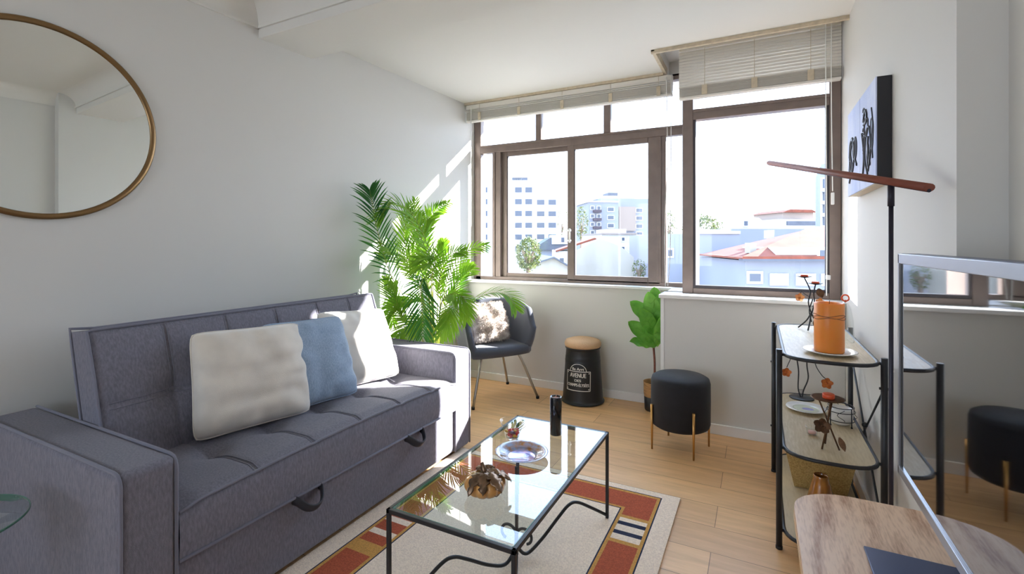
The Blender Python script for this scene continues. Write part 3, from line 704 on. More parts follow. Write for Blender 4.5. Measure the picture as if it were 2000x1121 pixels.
# ---- armchair
ch = thing('tub_chair', (.44, 3.40, 0), 'charcoal upholstered tub chair with splayed steel legs beneath the window', 'chair')
cc = Vector((.44, 3.37, 0)); cf = Vector((.82, -.572, 0)).normalized(); cs = Vector((-cf.y, cf.x, 0))  # cs: chair's left
def cp(a, b, z): return cc+cf*a+cs*b+Vector((0, 0, z))
# wall path of shell: U from front right arm round the back to front left arm
def ushape(t, r=0.0, flare=0.0):   # t 0..1 ; returns (a,b)
    W_, Dp = .265+r, .235+r
    if t < .28: k = t/.28; return (.235-(.235+.02)*k, -W_-flare)
    if t > .72: k = (t-.72)/.28; return (-.02+(.235+.02)*k, W_+flare)
    k = (t-.28)/.44; an = -PI/2-PI*k; return (-.02+Dp*math.sin(an+PI/2)*-1*-1 if False else -.02-(Dp)*math.sin(PI*k), -(W_+flare)*math.cos(PI*k))
def topz(t):
    d = abs(t-.5)*2; return .70+.07*(1-d**2)-.12*smoothstep(.82, 1.0, d)
def shell(m, t0=0, t1=1):
    nt, nz = 64, 10
    def outer(u, v):
        a, b = ushape(u, 0, .035*v); lo = .385; z = lo+(topz(u)-lo)*v; sh = (1-v)**3*.03
        a2, b2 = a*(1-sh*3), b*(1-sh*3); return cp(a2, b2, z)
    def inner(u, v):
        a, b = ushape(u, -.045, .035*v); lo = .43; z = lo+(topz(u)-lo)*v; sh = (1-v)**3*.03
        return cp(a*(1-sh*4), b*(1-sh*4), z)
    go = m.grid(outer, nt, nz); gi = m.grid(inner, nt, nz, flip=True)
    mid = [m.bm.verts.new((go[i][nz].co+gi[i][nz].co)/2+Vector((0, 0, .014))) for i in range(nt+1)]
    for i in range(nt):
        m.face([go[i][nz], go[i+1][nz], mid[i+1], mid[i]], True); m.face([mid[i], mid[i+1], gi[i+1][nz], gi[i][nz]], True)
        m.face([go[i][0], gi[i][0], gi[i+1][0], go[i+1][0]], True)
    for i in (0, nt):
        fwd = cf*.016
        mm = [m.bm.verts.new((go[i][j].co+gi[i][j].co)/2+fwd) for j in range(nz+1)]
        for j in range(nz): m.face([go[i][j], go[i][j+1], mm[j+1], mm[j]], True); m.face([mm[j], mm[j+1], gi[i][j+1], gi[i][j]], True)
        m.face([go[i][nz], mid[i], mm[nz]], True); m.face([mid[i], gi[i][nz], mm[nz]], True); m.face([go[i][0], mm[0], gi[i][0]])
m = MB(); shell(m); part(m, 'shell', 'chairf', ch)
m = MB()
def seatring(s, z, inset):
    pts = []
    for i in range(49):
        a, b = ushape(i/48, -.01); pts.append((a*(s), b*(s)))
    # front edge, slightly bowed
    for i in range(1, 12):
        k = i/12; b = (.255-2*.255*k); pts.append(((.245+.02*math.sin(PI*k))*s, b*s))
    return [cp(a, b, z+(.008*0)) for a, b in pts]
rings = [seatring(s, z, 0) for s, z in ((.86, .372), (.95, .380), (.99, .40), (.99, .425), (.955, .445), (.85, .452), (.45, .455))]
vr = [[m.bm.verts.new(p) for p in r] for r in rings]
for A, Bq in zip(vr[:-1], vr[1:]):
    for i in range(len(A)): m.face([A[i], A[(i+1) % len(A)], Bq[(i+1) % len(A)], Bq[i]], True)
m.face(vr[0][::-1]); m.face(vr[-1]); part(m, 'seat', 'chairf', ch)
feet = [Vector((.472, 3.065, 0)), Vector((.796, 3.523, 0)), Vector((.399, 3.760, 0)), Vector((.075, 3.32, 0))]
fc = sum(feet, Vector())/4
for fpt in feet:
    topp = fc+(fpt-fc)*.42+Vector((0, 0, .385)); hi = fc+(fpt-fc)*.55+Vector((0, 0, .37))
    m = MB(); m.tube(spline([fc+(fpt-fc)*.25+Vector((0, 0, .378)), hi, fpt+Vector((0, 0, .012))], 5)[:], .010, 10); l = part(m, 'leg', 'steel', ch)
    m = MB(); m.cyl((fpt.x, fpt.y), .013, 0, .02, 12); part(m, 'foot_cap', 'rubber', l)
# fur cushion on it
fu = thing('fur_cushion', cp(-.05, .0, .45), 'fluffy mottled cream and grey fur cushion on the charcoal chair', 'cushion')
u0 = cp(.10, -.18, .475); u1 = cp(.08, .14, .475); u2 = cp(-.06, .13, .755); u3 = cp(-.04, -.20, .755)
m, base = cushion('x', 'x', u0, u1, u2, u3, .20, 'fur', seed=2.2, wr=.02)
fv = [(v.co.copy(), v.normal.copy()) for v in m.bm.verts]
m.bm.normal_update(); cen = (u0+u1+u2+u3)/4
allf = [(f.calc_center_median(), f.normal.copy()) for f in m.bm.faces]
rnd = random.Random(3)
for c, nn in allf:
    if nn.dot(c-cen) < 0: nn = -nn
    for q in range(3):
        p = c+Vector((rnd.uniform(-.006, .006), rnd.uniform(-.006, .006), rnd.uniform(-.006, .006))); d = (nn+Vector((rnd.uniform(-.6, .6), rnd.uniform(-.6, .6), rnd.uniform(-.9, .2)))).normalized(); s_ = d.orthogonal().normalized()*.0022
        a = m.bm.verts.new(p-s_-nn*.003); b = m.bm.verts.new(p+s_-nn*.003); e = m.bm.verts.new(p+d*rnd.uniform(.012, .022)); m.face([a, b, e])
part(m, 'fur_cover', 'fur', fu)

# ---- palm
def frond(mr, ml, pts, L, n=26, wid=.011, droop=.35, up=Vector((0, 0, 1)), rad=.004, t0=.12, ang=.75, lens=None):
    S = spline(pts, 8); N = len(S)
    mr.tube(S, [rad*(1-.7*i/(N-1)) for i in range(N)], 6)
    for i in range(n):
        t = t0+(1-t0)*i/(n-1); k = t*(N-1); j = min(int(k), N-2); p = S[j].lerp(S[j+1], k-j)
        tan = (S[min(j+2, N-1)]-S[max(j-1, 0)]).normalized()
        side = tan.cross(up)
        if side.length < .1: side = tan.cross(Vector((0, 1, 0)))
        side.normalize(); nor = side.cross(tan).normalized()
        ll = 1.2*L*(math.sin(PI*(.12+.80*(i/(n-1))))**.7)*(1.0)
        for sg in (-1, 1):
            an = ang*(1-.35*t)+random.uniform(-.08, .08)
            d = (tan*math.cos(an)+side*sg*math.sin(an)+nor*.18).normalized()
            wv = d.cross(nor).normalized(); segs = 5; rows = []
            lj = ll*random.uniform(.9, 1.08)
            for s in range(segs+1):
                q = s/segs; c = p+d*lj*q+Vector((0, 0, -droop*lj*q*q))
                wd = wid*math.sin(PI*(.1+.88*q))**.8*(1-.25*q)
                if s == segs: rows.append([ml.bm.verts.new(c)])
                else: rows.append([ml.bm.verts.new(c-wv*wd+nor*wd*.35), ml.bm.verts.new(c), ml.bm.verts.new(c+wv*wd+nor*wd*.35)])
            for a, b in zip(rows[:-1], rows[1:]):
                if len(b) == 3: ml.face([a[0], a[1], b[1], b[0]], True); ml.face([a[1], a[2], b[2], b[1]], True)
                else: ml.face([a[0], a[1], b[0]], True); ml.face([a[1], a[2], b[0]], True)
palm = thing('areca_palm', (.28, 2.86, 0), 'tall leafy green palm between the sofa arm and the window', 'plant')
m = MB(); m.lathe([(0, 0), (.12, 0), (.15, .3), (.158, .3), (.158, .32), (.14, .32), (.135, .28), (0, .28)], (.28, 2.86, 0), 40); part(m, 'planter', 'pot', palm)
m = MB(); m.lathe([(0, .285), (.136, .285)], (.28, 2.86, 0), 24); part(m, 'soil', 'soil', palm)
pb = Vector((.28, 2.86, .28))
def pix(u, v, x=None, y=None):   # point on the viewing ray of photo pixel (u,v) in plane x or y (used to measure plant shape)
    r = FW+RT*((u-1000)/FPX)+Vector((0, 0, (474-v)/FPX)); t = (x-CAM.x)/r.x if x is not None else (y-CAM.y)/r.y; return CAM+r*t
FR = [ # (points, leaflet length, n, dark, ang, upvec)
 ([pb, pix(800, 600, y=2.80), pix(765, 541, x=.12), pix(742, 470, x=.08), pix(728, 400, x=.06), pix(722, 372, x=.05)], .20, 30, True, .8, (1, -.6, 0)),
 ([pb, pix(845, 600, y=2.84), pix(835, 500, y=2.75), pix(800, 428, y=2.66), pix(762, 408, y=2.58), pix(738, 428, y=2.5)], .17, 26, False, .8, (.3, -.4, 1)),
 ([pb, pix(840, 590, y=2.95), pix(828, 480, y=3.0), pix(838, 425, y=3.0), pix(868, 398, y=2.98)], .14, 26, False, .7, (.6, -1, .2)),
 ([pb, pix(860, 600, y=2.95), pix(860, 545, y=3.0), pix(864, 500, y=3.0), pix(868, 474, y=3.0)], .13, 20, False, .65, (.5, -1, 0)),
 ([pb, pix(865, 610, y=2.95), pix(882, 570, y=3.05), pix(897, 535, y=3.1), pix(915, 515, y=3.15)], .13, 20, False, .6, (.5, -1, 0)),
 ([pb, pix(880, 625, y=2.90), pix(920, 590, y=2.92), pix(960, 572, y=2.95), pix(992, 578, y=2.95), pix(1008, 604, y=2.95)], .13, 30, False, .95, (0, -.3, 1)),
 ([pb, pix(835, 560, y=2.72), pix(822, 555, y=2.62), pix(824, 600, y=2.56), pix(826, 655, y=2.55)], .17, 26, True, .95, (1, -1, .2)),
 ([pb, pix(830, 600, y=2.74), pix(795, 590, y=2.66), pix(765, 605, y=2.6), pix(745, 640, y=2.58)], .13, 22, False, .7, (.6, -1, .6)),
 ([pb, pix(820, 560, y=2.8), pix(795, 500, y=2.8), pix(790, 450, y=2.8), pix(800, 405, y=2.8)], .15, 24, False, .6, (.6, -1, 0)),
 ([pb, pix(830, 560, y=2.9), pix(815, 500, y=2.95), pix(812, 455, y=2.95), pix(822, 420, y=2.95)], .13, 22, False, .55, (.6, -1, 0)),
 ([pb, pix(825, 580, y=2.74), pix(800, 520, y=2.68), pix(772, 490, y=2.6), pix(745, 480, y=2.5)], .14, 22, False, .7, (.5, -.6, .8)),
 ([pb, pix(845, 560, y=2.74), pix(850, 520, y=2.66), pix(845, 500, y=2.6), pix(815, 505, y=2.56)], .15, 22, False, .8, (.5, -.8, .6)),
 ([pb, pix(860, 600, y=2.78), pix(880, 580, y=2.74), pix(900, 590, y=2.70), pix(910, 625, y=2.68)], .12, 22, False, .7, (.5, -.8, .6)),
 ([pb, pix(870, 620, y=2.78), pix(878, 600, y=2.66), pix(872, 620, y=2.6), pix(860, 655, y=2.56)], .12, 20, False, .7, (.8, -1, .3)),
 ([pb, pix(800, 640, y=2.70), pix(780, 615, y=2.62), pix(762, 575, y=2.56), pix(755, 545, y=2.54)], .12, 20, False, .6, (.6, -1, .2)),
 ([pb, pix(855, 590, y=2.82), pix(860, 540, y=2.8), pix(880, 500, y=2.8), pix(905, 490, y=2.82)], .12, 20, False, .65, (.6, -1, .3)),
 ([pb, pix(840, 640, y=2.72), pix(830, 620, y=2.64), pix(800, 630, y=2.58), pix(775, 655, y=2.57)], .12, 20, False, .7, (.8, -1, .3)),
]
rj = random.Random(11)
for (pts, L, n, dark, an, up) in list(FR[1:5])+list(FR[6:]):
    if dark: continue
    off = Vector((rj.uniform(-.05, .09), rj.uniform(-.06, .10), rj.uniform(-.06, .05)))
    q_ = [pts[0]]+[p+off*(i/(len(pts)-1))*1.2 for i, p in enumerate(pts) if i > 0]
    for p in q_[1:]: p.x = max(p.x, .05)
    FR.append((q_, L*.95, n-2, False, an, up))
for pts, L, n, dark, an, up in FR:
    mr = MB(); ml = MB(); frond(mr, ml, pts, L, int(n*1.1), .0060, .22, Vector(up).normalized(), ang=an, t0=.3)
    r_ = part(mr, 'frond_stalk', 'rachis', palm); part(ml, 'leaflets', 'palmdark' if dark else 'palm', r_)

# ---- milk-can stool
tn = thing('tin_stool', (1.135, 3.64, 0), 'black metal milk-can stool with tan padded lid and white street-sign print', 'stool')
tcx, tcy = 1.135, 3.64
def tr(z): return .160-.030*min(1, z/.42)
m = MB(); prof = [(0, .004), (.158, .004), (.168, .006), (.170, .012), (.166, .018), (.160, .024)]
for z in [.03, .06]+[.075+.006*i for i in range(6)]+[.12, .2, .30]+[.33+.006*i for i in range(6)]+[.38, .41]:
    prof.append((tr(z)+(.0022 if .07 < z < .112 and int(round(z/.006)) % 2 else 0)+(.0022 if .325 < z < .365 and int(round(z/.006)) % 2 else 0), z))
prof += [(.133, .418), (.138, .422), (.138, .428), (0, .428)]
m.lathe(prof, (tcx, tcy, 0), 64); can = part(m, 'can_body', 'tin', tn)
m = MB(); m.lathe([(.120, .428), (.136, .432), (.143, .445), (.143, .462), (.134, .480), (.10, .492), (.05, .497), (0, .498)], (tcx, tcy, 0), 48); part(m, 'padded_lid', 'cork', tn, 'tan padded lid')
tocam = math.atan2(CAM.y-tcy, CAM.x-tcx); A0 = tocam-.27
def onc(s, z, off=.0015):
    r = tr(z)+off; a = A0+s/r; return Vector((tcx+r*math.cos(a), tcy+r*math.sin(a), z))
m = MB()
def ribbon(pts, wd=.004):
    for p, q in zip(pts[:-1], pts[1:]):
        d = Vector((q[0]-p[0], q[1]-p[1])); 
        if d.length < 1e-6: continue
        n_ = Vector((-d.y, d.x)).normalized()*wd/2; k = max(1, int(d.length/.01))
        for i in range(k):
            a = Vector(p)+d*(i/k); b = Vector(p)+d*((i+1)/k)
            m.face([m.bm.verts.new(onc(v.x, v.y)) for v in (a-n_, b-n_, b+n_, a+n_)])
LX, Z0, Z1 = .098, .118, .262
ribbon([(-LX, Z0), (LX, Z0), (LX, Z1), (-LX, Z1), (-LX, Z0)], .005)
ribbon([(.066*math.cos(PI*i/16), Z1+.056*math.sin(PI*i/16)) for i in range(17)], .0045)
for sx in (-1, 1):
    for zz in (Z0+.012, Z1-.012): ribbon([(sx*(LX-.014), zz), (sx*(LX-.007), zz)], .008)
for body, size, zz, sx in (('8e Arrt', .030, .280, 1.0), ('AVENUE', .046, .232, 1.0), ('DES', .026, .194, 1.05), ('CHAMPS-ÉLYSÉES', .031, .160, .78)):
    vs, fs = text_polys(body, size); W_ = max(v.x for v in vs)-min(v.x for v in vs); lim = {'8e Arrt': .095, 'AVENUE': .13, 'DES': .05, 'CHAMPS-ÉLYSÉES': .175}[body]; kx = lim/W_
    bv = [m.bm.verts.new(onc(v.x*kx, zz+v.y, .0018)) for v in vs]
    for f_ in fs: m.face([bv[i] for i in f_])
    for dx in (-.0008, .0008):
        bv = [m.bm.verts.new(onc(v.x*kx+dx, zz+v.y, .0016)) for v in vs]
        for f_ in fs: m.face([bv[i] for i in f_])
part(m, 'street_sign_print', 'lettering', can, 'white printed street sign reading 8e Arrt Avenue des Champs-Élysées')

# ---- fiddle leaf fig
fg = thing('fiddle_leaf_fig', (1.68, 3.68, 0), 'small fiddle-leaf fig in a black and jute pot in the window corner', 'plant')
fx, fy = 1.68, 3.68
m = MB(); m.lathe([(0, 0), (.066, 0), (.070, .01), (.074, .105), (.072, .105), (0, .105)], (fx, fy, 0), 32); part(m, 'pot_base', 'black', fg)
m = MB(); m.lathe([(.0735, .10), (.0765, .13), (.077, .2), (.080, .212), (.076, .212), (.070, .19), (.068, .11)], (fx, fy, 0), 32); part(m, 'woven_band', 'jute', fg, 'woven jute upper band')
m = MB(); m.lathe([(0, .18), (.071, .18)], (fx, fy, 0), 24); part(m, 'soil', 'soil', fg)
stp = spline([(fx, fy, .17), (fx+.005, fy-.01, .35), (fx-.002, fy-.02, .5), (fx+.004, fy-.03, .65), (fx-.01, fy-.04, .80)], 6)
m = MB(); m.tube(stp, .008, 8); part(m, 'stem', 'stem', fg)
def figleaf(base, tip, W, nor):
    W = W*1.15
    base, tip, nor = Vector(base), Vector(tip), Vector(nor).normalized(); ax = tip-base; L = ax.length; ax.normalize(); sd = ax.cross(nor).normalized(); nor = sd.cross(ax)
    m = MB()
    def f(u, v):
        s = u; wd = W*(math.sin(PI*min(1, s**.85*.97+.03))**.65)*(.62+.5*s); q = (v-.5)*2
        rip = .006*math.sin(s*20+abs(q)*3)*abs(q)
        return base+ax*L*s+sd*q*wd+nor*(-.25*L*(s-.4)**2*1.2+.35*W*q*q*.6+rip)
    m.grid(f, 18, 10); m.tube([f(i/12, .5)-nor*.0005 for i in range(13)], [.003-.00018*i for i in range(13)], 5)
    for i in range(1, 7):
        for sg in (-1, 1): m.tube([f(i/7.5+.12*k/3, .5+sg*.42*k/3)+nor*.0005 for k in range(4)], .0009, 4)
    o = part(m, 'leaf', 'fig', fg); return o
Pm = lambda u, v, y: pix(u, v, y=y)
figleaf(Pm(1282, 640, 3.62), Pm(1266, 570, 3.60), .060, (.2, -1, .1))
figleaf(Pm(1284, 625, 3.64), Pm(1288, 574, 3.62), .040, (.4, -1, .1))
figleaf(Pm(1280, 632, 3.62), Pm(1232, 588, 3.56), .058, (-.1, -.9, .7))
figleaf(Pm(1281, 655, 3.60), Pm(1252, 603, 3.52), .055, (.1, -1, .25))
figleaf(Pm(1284, 628, 3.58), Pm(1290, 668, 3.52), .040, (.3, -1, .3))
figleaf(Pm(1280, 668, 3.62), Pm(1228, 628, 3.55), .056, (.0, -1, .5))
figleaf(Pm(1281, 676, 3.60), Pm(1231, 664, 3.52), .050, (.1, -.7, .9))
figleaf(Pm(1283, 678, 3.60), Pm(1291, 622, 3.50), .040, (.5, -1, .2))
figleaf(Pm(1282, 610, 3.64), Pm(1278, 560, 3.66), .05, (.3, -1, .2))

# ---- pouf
pf = thing('velvet_pouf', (1.948, 3.078, 0), 'round black velvet pouf on four slim brass legs', 'pouf')
m = MB(); m.lathe([(0, .135), (.15, .135), (.166, .145), (.172, .165), (.173, .30), (.172, .405), (.165, .428), (.145, .440), (.08, .447), (0, .449)], (1.948, 3.078, 0), 72); part(m, 'upholstered_drum', 'velvet', pf)
for x, y in ((2.033, 2.939), (1.805, 2.984), (1.86, 3.221), (2.095, 3.166)):
    d = Vector((x-1.948, y-3.078, 0)).normalized()*.180; m = MB(); m.tube([(1.948+d.x, 3.078+d.y, 0), (1.948+d.x, 3.078+d.y, .27)], [.0055, .0085], 12); part(m, 'leg', 'gold', pf)

# ---- shelving unit
SX0, SX1, SY0, SY1 = 2.447, 2.793, 2.245, 2.985
sh = thing('shelf_unit', (2.62, 2.61, 0), 'three-tier black metal and pale wood shelf by the right wall', 'shelf')
for x in (SX0, SX1):
    for y in (SY0, SY1):
        m = MB(); m.cyl((x, y), .0115, .006, .815, 14); p_ = part(m, 'post', 'black', sh)
        m = MB(); m.cyl((x, y), .013, 0, .012, 12); part(m, 'foot', 'rubber', p_)
def tier_outline(inset=0, n=14):
    x0, x1 = SX0+.018+inset, SX1-.018-inset; hw = (x1-x0)/2; cxx = (x0+x1)/2; e = .115-inset*.5; pts = []
    for sgn, yy in ((-1, SY0+.03), (1, SY1-.03)):
        for i in range(n+1):
            a = PI*i/n; k = math.cos(a); s_ = math.sin(a)
            px_ = cxx+sgn*hw*(1 if k > 0 else -1)*abs(k)**.62*-1*-1 if False else cxx+(hw*(1 if k > 0 else -1)*abs(k)**.7)*(-sgn)*-1*(-1)
            pts.append((cxx-(sgn)*-hw*(1 if k > 0 else -1)*abs(k)**.7 if False else cxx+sgn*hw*(1 if k > 0 else -1)*abs(k)**.7*1, yy+sgn*e*s_**.8))
    return pts
for z in (.083, .42, .80):
    o1 = tier_outline(.004)
    m = MB(); m.prism(o1, z-.010, z-.001); bd = part(m, 'shelf_board', 'ash', sh)
    m = MB(); m.tube([(p[0], p[1], z-.005) for p in tier_outline(0)], .0075, 8, closed=True)
    for x in (SX0, SX1):
        for y in (SY0, SY1):
            xx = x+(.018 if x == SX0 else -.018); m.tube([(x, y, z-.006), (xx, y, z-.006)], .006, 8)
    part(m, 'edge_rail', 'black', bd)
m = MB()
zc_ = .44
m.tube([(SX1, SY0, .70), (SX1+.008, (SY0+SY1)/2, zc_), (SX1, SY1, .14)], .0042, 8); m.tube([(SX1, SY0, .14), (SX1-.004, (SY0+SY1)/2, zc_), (SX1, SY1, .70)], .0042, 8)
m.ball((SX1, (SY0+SY1)/2, zc_), .012, 8)
for y in (SY0, SY1):
    for z in (.14, .70): m.tube([(SX1-.016, y, z), (SX1+.018, y, z)], .005, 8)
part(m, 'cross_brace', 'black', sh)
m = MB()
for z in (.25, .60):
    m.tube([(SX0-.018, SY0, z), (SX0+.012, SY0, z)], .005, 8) if z > 9 else None
    m.tube([(SX0-.016, SY1, z), (SX0+.012, SY1, z)], .005, 8)
part(m, 'bolt', 'black', sh)
# things on the top tier
Z = .80
sc = thing('saucer', (2.63, 2.325, Z), 'white saucer beneath the thick orange candle', 'saucer')
m = MB(); m.lathe([(0, 0), (.06, 0), (.066, .003), (.092, .011), (.095, .013), (.092, .015), (.064, .007), (0, .006)], (2.63, 2.325, Z), 48); part(m, 'dish', 'porcelain', sc)
oc = thing('pillar_candle', (2.628, 2.33, Z+.007), 'thick orange pillar candle on the top shelf', 'candle')
m = MB(); m.lathe([(0, 0), (.050, 0), (.053, .003), (.053, .195), (.050, .199), (.044, .196), (.04, .190), (0, .188)], (2.628, 2.33, Z+.007), 48); part(m, 'wax_body', 'orange', oc)
m = MB()
for i, zz in enumerate((.138, .144, .150)):
    m.tube([(2.628+.0545*math.cos(2*PI*k/40), 2.33+.0545*math.sin(2*PI*k/40), Z+.007+zz+.004*math.sin(3*2*PI*k/40+i*2)) for k in range(40)], .0013, 5, closed=True)
part(m, 'twine', 'twine', oc)
m = MB(); m.tube([(2.628, 2.33, Z+.19), (2.63, 2.331, Z+.215)], .0012, 6); part(m, 'wick', 'rubber', oc)
def flower(m, c, r, nrm=(0, -1, 0.2)):
    nrm = Vector(nrm).normalized(); a_ = nrm.orthogonal().normalized(); b_ = nrm.cross(a_); c = Vector(c)
    for k in range(5):
        an = 2*PI*k/5; d = a_*math.cos(an)+b_*math.sin(an); s_ = nrm.cross(d)
        m.grid(lambda u, v: c+d*r*u+s_*(v-.5)*r*1.0*math.sin(PI*(.15+.75*u))+nrm*(.35*r*u*u), 4, 4)
    m.ball(c+nrm*.002, r*.22, 6)
M['petal'] = mat('amber petal', (226, 122, 54), .3, rgb2=(240, 176, 96), noise_scale=60, trans=.2)
M['petaldark'] = mat('copper petal', (170, 84, 36), .35, metal=.3, rgb2=(210, 120, 50), noise_scale=60)
hx, hy = 2.615, 2.915
th_ = thing('tealight_holder', (hx, hy, Z), 'black wire twig tealight holder with amber flowers on the top shelf', 'candle holder')
m = MB()
h1 = Vector((hx-.03, hy, Z+.268)); h2 = Vector((hx+.018, hy-.01, Z+.235))
m.tube(spline([(hx+.004, hy, Z+.075), (hx-.012, hy, Z+.14), (hx-.004, hy, Z+.2), h1], 6), .0035, 6); m.tube(spline([(hx, hy-.004, Z+.075), (hx+.014, hy, Z+.14), (hx+.012, hy, Z+.19), h2], 6), .0035, 6)
m.tube(spline([(hx+.002, hy, Z+.04), (hx-.008, hy, Z+.1), (hx+.008, hy, Z+.16)], 5), .003, 6)
for a in (2.8, 4.4, -.2):
    m.tube(spline([(hx, hy, Z+.085), (hx+.022*math.cos(a), hy+.022*math.sin(a), Z+.045), (hx+.06*math.cos(a), hy+.06*math.sin(a), Z+.004)], 5), .0038, 6)
m.tube(spline([(hx-.008, hy, Z+.17), (hx-.03, hy-.005, Z+.185), (hx-.045, hy-.01, Z+.20), (hx-.05, hy-.012, Z+.175)], 5), .0018, 5)
m.tube(spline([(hx+.004, hy, Z+.12), (hx+.02, hy-.01, Z+.135), (hx+.032, hy-.012, Z+.15)], 5), .0018, 5)
part(m, 'stem', 'black', th_)
for h_ in (h1, h2):
    m = MB(); m.lathe([(0, -.002), (.012, 0), (.036, .006), (.036, .008), (.012, .003), (0, .002)], h_, 24); part(m, 'drip_pan', 'black', th_)
m = MB(); flower(m, (hx-.052, hy-.015, Z+.165), .022); flower(m, (hx+.036, hy-.016, Z+.145), .022, (.2, -1, .2)); part(m, 'flowers', 'petal', th_)
for c_, d_ in (((hx+.03, hy-.01, Z+.215), (.4, 0, -1)), ((hx+.018, hy-.02, Z+.06), (.2, 0, -1))):
    m = MB(); c_ = Vector(c_); d_ = Vector(d_).normalized(); s_ = Vector((0, -1, 0)).cross(d_)
    m.grid(lambda u, v: c_+d_*.05*u+s_*(v-.5)*.036*math.sin(PI*(.08+.9*u))+Vector((0, -.004*math.sin(u*3), 0)), 6, 4)
    part(m, 'leaf', 'bronze', th_)
for h_, nm in ((h1, 'higher'), (h2, 'lower')):
    m = MB(); m.lathe([(0, .003), (.017, .003), (.018, .005), (.018, .014), (.016, .016), (0, .014)], h_, 20); o = m.build('tealight', 'redwax'); o.location = (0, 0, 0)
    tag(o, 'red-orange tealight on the %s pan of the twig holder, top shelf' % nm, 'tealight')
gx, gy = 2.722, 2.62
gj = thing('glass_bell', (gx, gy, Z), 'small clear glass bell with red knob behind the orange candle', 'ornament')
m = MB(); m.lathe([(.034, 0), (.034, .03), (.031, .10), (.022, .155), (.010, .180), (.0, .183), (0, .180), (.008, .177), (.020, .152), (.029, .1), (.032, .03), (.032, 0)], (gx, gy, Z), 32); part(m, 'glass_body', 'clear', gj)
m = MB(); m.tube([(gx+.014*math.cos(2*PI*k/16), gy, Z+.200+.014*math.sin(2*PI*k/16)) for k in range(16)], .0035, 8, closed=True); m.ball((gx, gy, Z+.186), .006, 6); part(m, 'knob', 'redwax', gj)
# middle tier
Z = .42
kx, ky = 2.578, 2.99
fl = thing('flower_candlestick', (kx, ky, Z), 'black candlestick with round base and copper flowers, middle shelf back', 'candle holder')
m = MB(); m.lathe([(0, 0), (.058, 0), (.059, .003), (.056, .005), (0, .006)], (kx, ky, Z), 36); part(m, 'base', 'black', fl)
m = MB()
m.tube(spline([(kx-.004, ky, Z+.004), (kx-.016, ky, Z+.05), (kx-.014, ky, Z+.14), (kx-.022, ky, Z+.21), (kx-.03, ky, Z+.30)], 6), .0035, 6)
m.tube(spline([(kx+.002, ky, Z+.004), (kx+.010, ky, Z+.045), (kx+.030, ky, Z+.11), (kx+.024, ky, Z+.19), (kx+.034, ky, Z+.30)], 6), .0035, 6)
for zz in (.02, .028, .036, .044): m.tube([(kx-.014, ky-.004, Z+zz), (kx+.008, ky-.004, Z+zz+.002)], .0012, 5)
m.tube(spline([(kx+.05, ky-.04, Z+.30), (kx+.058, ky-.04, Z+.2), (kx+.085, ky-.04, Z+.145), (kx+.105, ky-.04, Z+.125)], 6), .0022, 6)
m.tube(spline([(kx-.045, ky-.02, Z+.30), (kx-.05, ky-.02, Z+.22), (kx-.07, ky-.02, Z+.16)], 6), .002, 6)
m.tube([(kx-.05, ky, Z+.30), (kx+.055, ky-.04, Z+.30)], .0025, 6)
part(m, 'stem', 'black', fl)
m = MB(); flower(m, (kx+.108, ky-.045, Z+.105), .028, (.1, -1, .1)); flower(m, (kx-.072, ky-.025, Z+.135), .024, (.1, -1, .1)); flower(m, (kx-.075, ky-.03, Z+.25), .02, (.1, -1, .1)); part(m, 'flowers', 'petaldark', fl)
dp = thing('china_plate', (2.582, 2.78, Z), 'white china plate with pale green centre on the middle shelf', 'plate')
m = MB(); m.lathe([(0, .001), (.045, .001), (.05, .003), (.083, .012), (.088, .014), (.086, .017), (.055, .008), (.052, .007), (0, .007)], (2.582, 2.78, Z), 48); part(m, 'dish', 'porcelain', dp)
m = MB(); m.lathe([(0, .0078), (.052, .0078)], (2.582, 2.78, Z), 40); m.lathe([(.053, .0082), (.057, .0098)], (2.582, 2.78, Z), 40); part(m, 'centre', 'plateg', dp, 'pale green painted centre')
m = MB(); m.lathe([(0, .0084), (.020, .0084)], (2.590, 2.775, Z), 7, sx=1.4); part(m, 'motif', 'lilac', dp, 'lilac painted motif')
qx, qy = 2.622, 2.315
Z += .001
tp = thing('tripod_candle_holder', (qx, qy, Z), 'rusty tripod candle holder with crossed rods and metal flower, middle shelf', 'candle holder')
m = MB()
for a in (-2.2, -.35, 1.7):
    m.tube([(qx+.04*math.cos(a), qy+.04*math.sin(a), Z), (qx-.035*math.cos(a), qy-.035*math.sin(a), Z+.195)], .0035, 6)
part(m, 'rods', 'bronze', tp)
m = MB(); m.lathe([(0, .195), (.055, .196), (.060, .201), (.055, .201), (0, .199)], (qx, qy, Z), 32); part(m, 'drip_pan', 'bronze', tp)
m = MB(); flower(m, (qx-.022, qy-.02, Z+.09), .03, (-.1, -1, .2)); flower(m, (qx-.014, qy-.022, Z+.085), .022, (.2, -1, .4)); part(m, 'metal_flower', 'bronze', tp)
m = MB(); c_ = Vector((qx+.036, qy-.024, Z+.055)); m.grid(lambda u, v: c_+Vector((.018*u, -.01*u, -.05*u))+Vector((1, 0, .3))*(v-.5)*.022*math.sin(PI*(.08+.9*u)), 6, 4); part(m, 'leaf', 'bronze', tp)
m = MB(); m.lathe([(0, .200), (.020, .200), (.022, .203), (.022, .216), (.019, .219), (0, .216)], (qx+.002, qy-.004, Z), 24); o = m.build('tealight', 'redwax'); tag(o, 'red tealight on the rusty tripod holder, middle shelf', 'tealight')
Z = .42
bxx, byy = 2.707, 2.635
wb = thing('wire_basket', (bxx, byy, Z), 'low black wire basket on ball feet holding a white bowl, middle shelf', 'basket')
m = MB()
for zz, r_ in ((.025, .052), (.065, .055), (.085, .05)): m.tube([(bxx+r_*math.cos(2*PI*k/28), byy+r_*math.sin(2*PI*k/28), Z+zz) for k in range(28)], .0018, 6, closed=True)
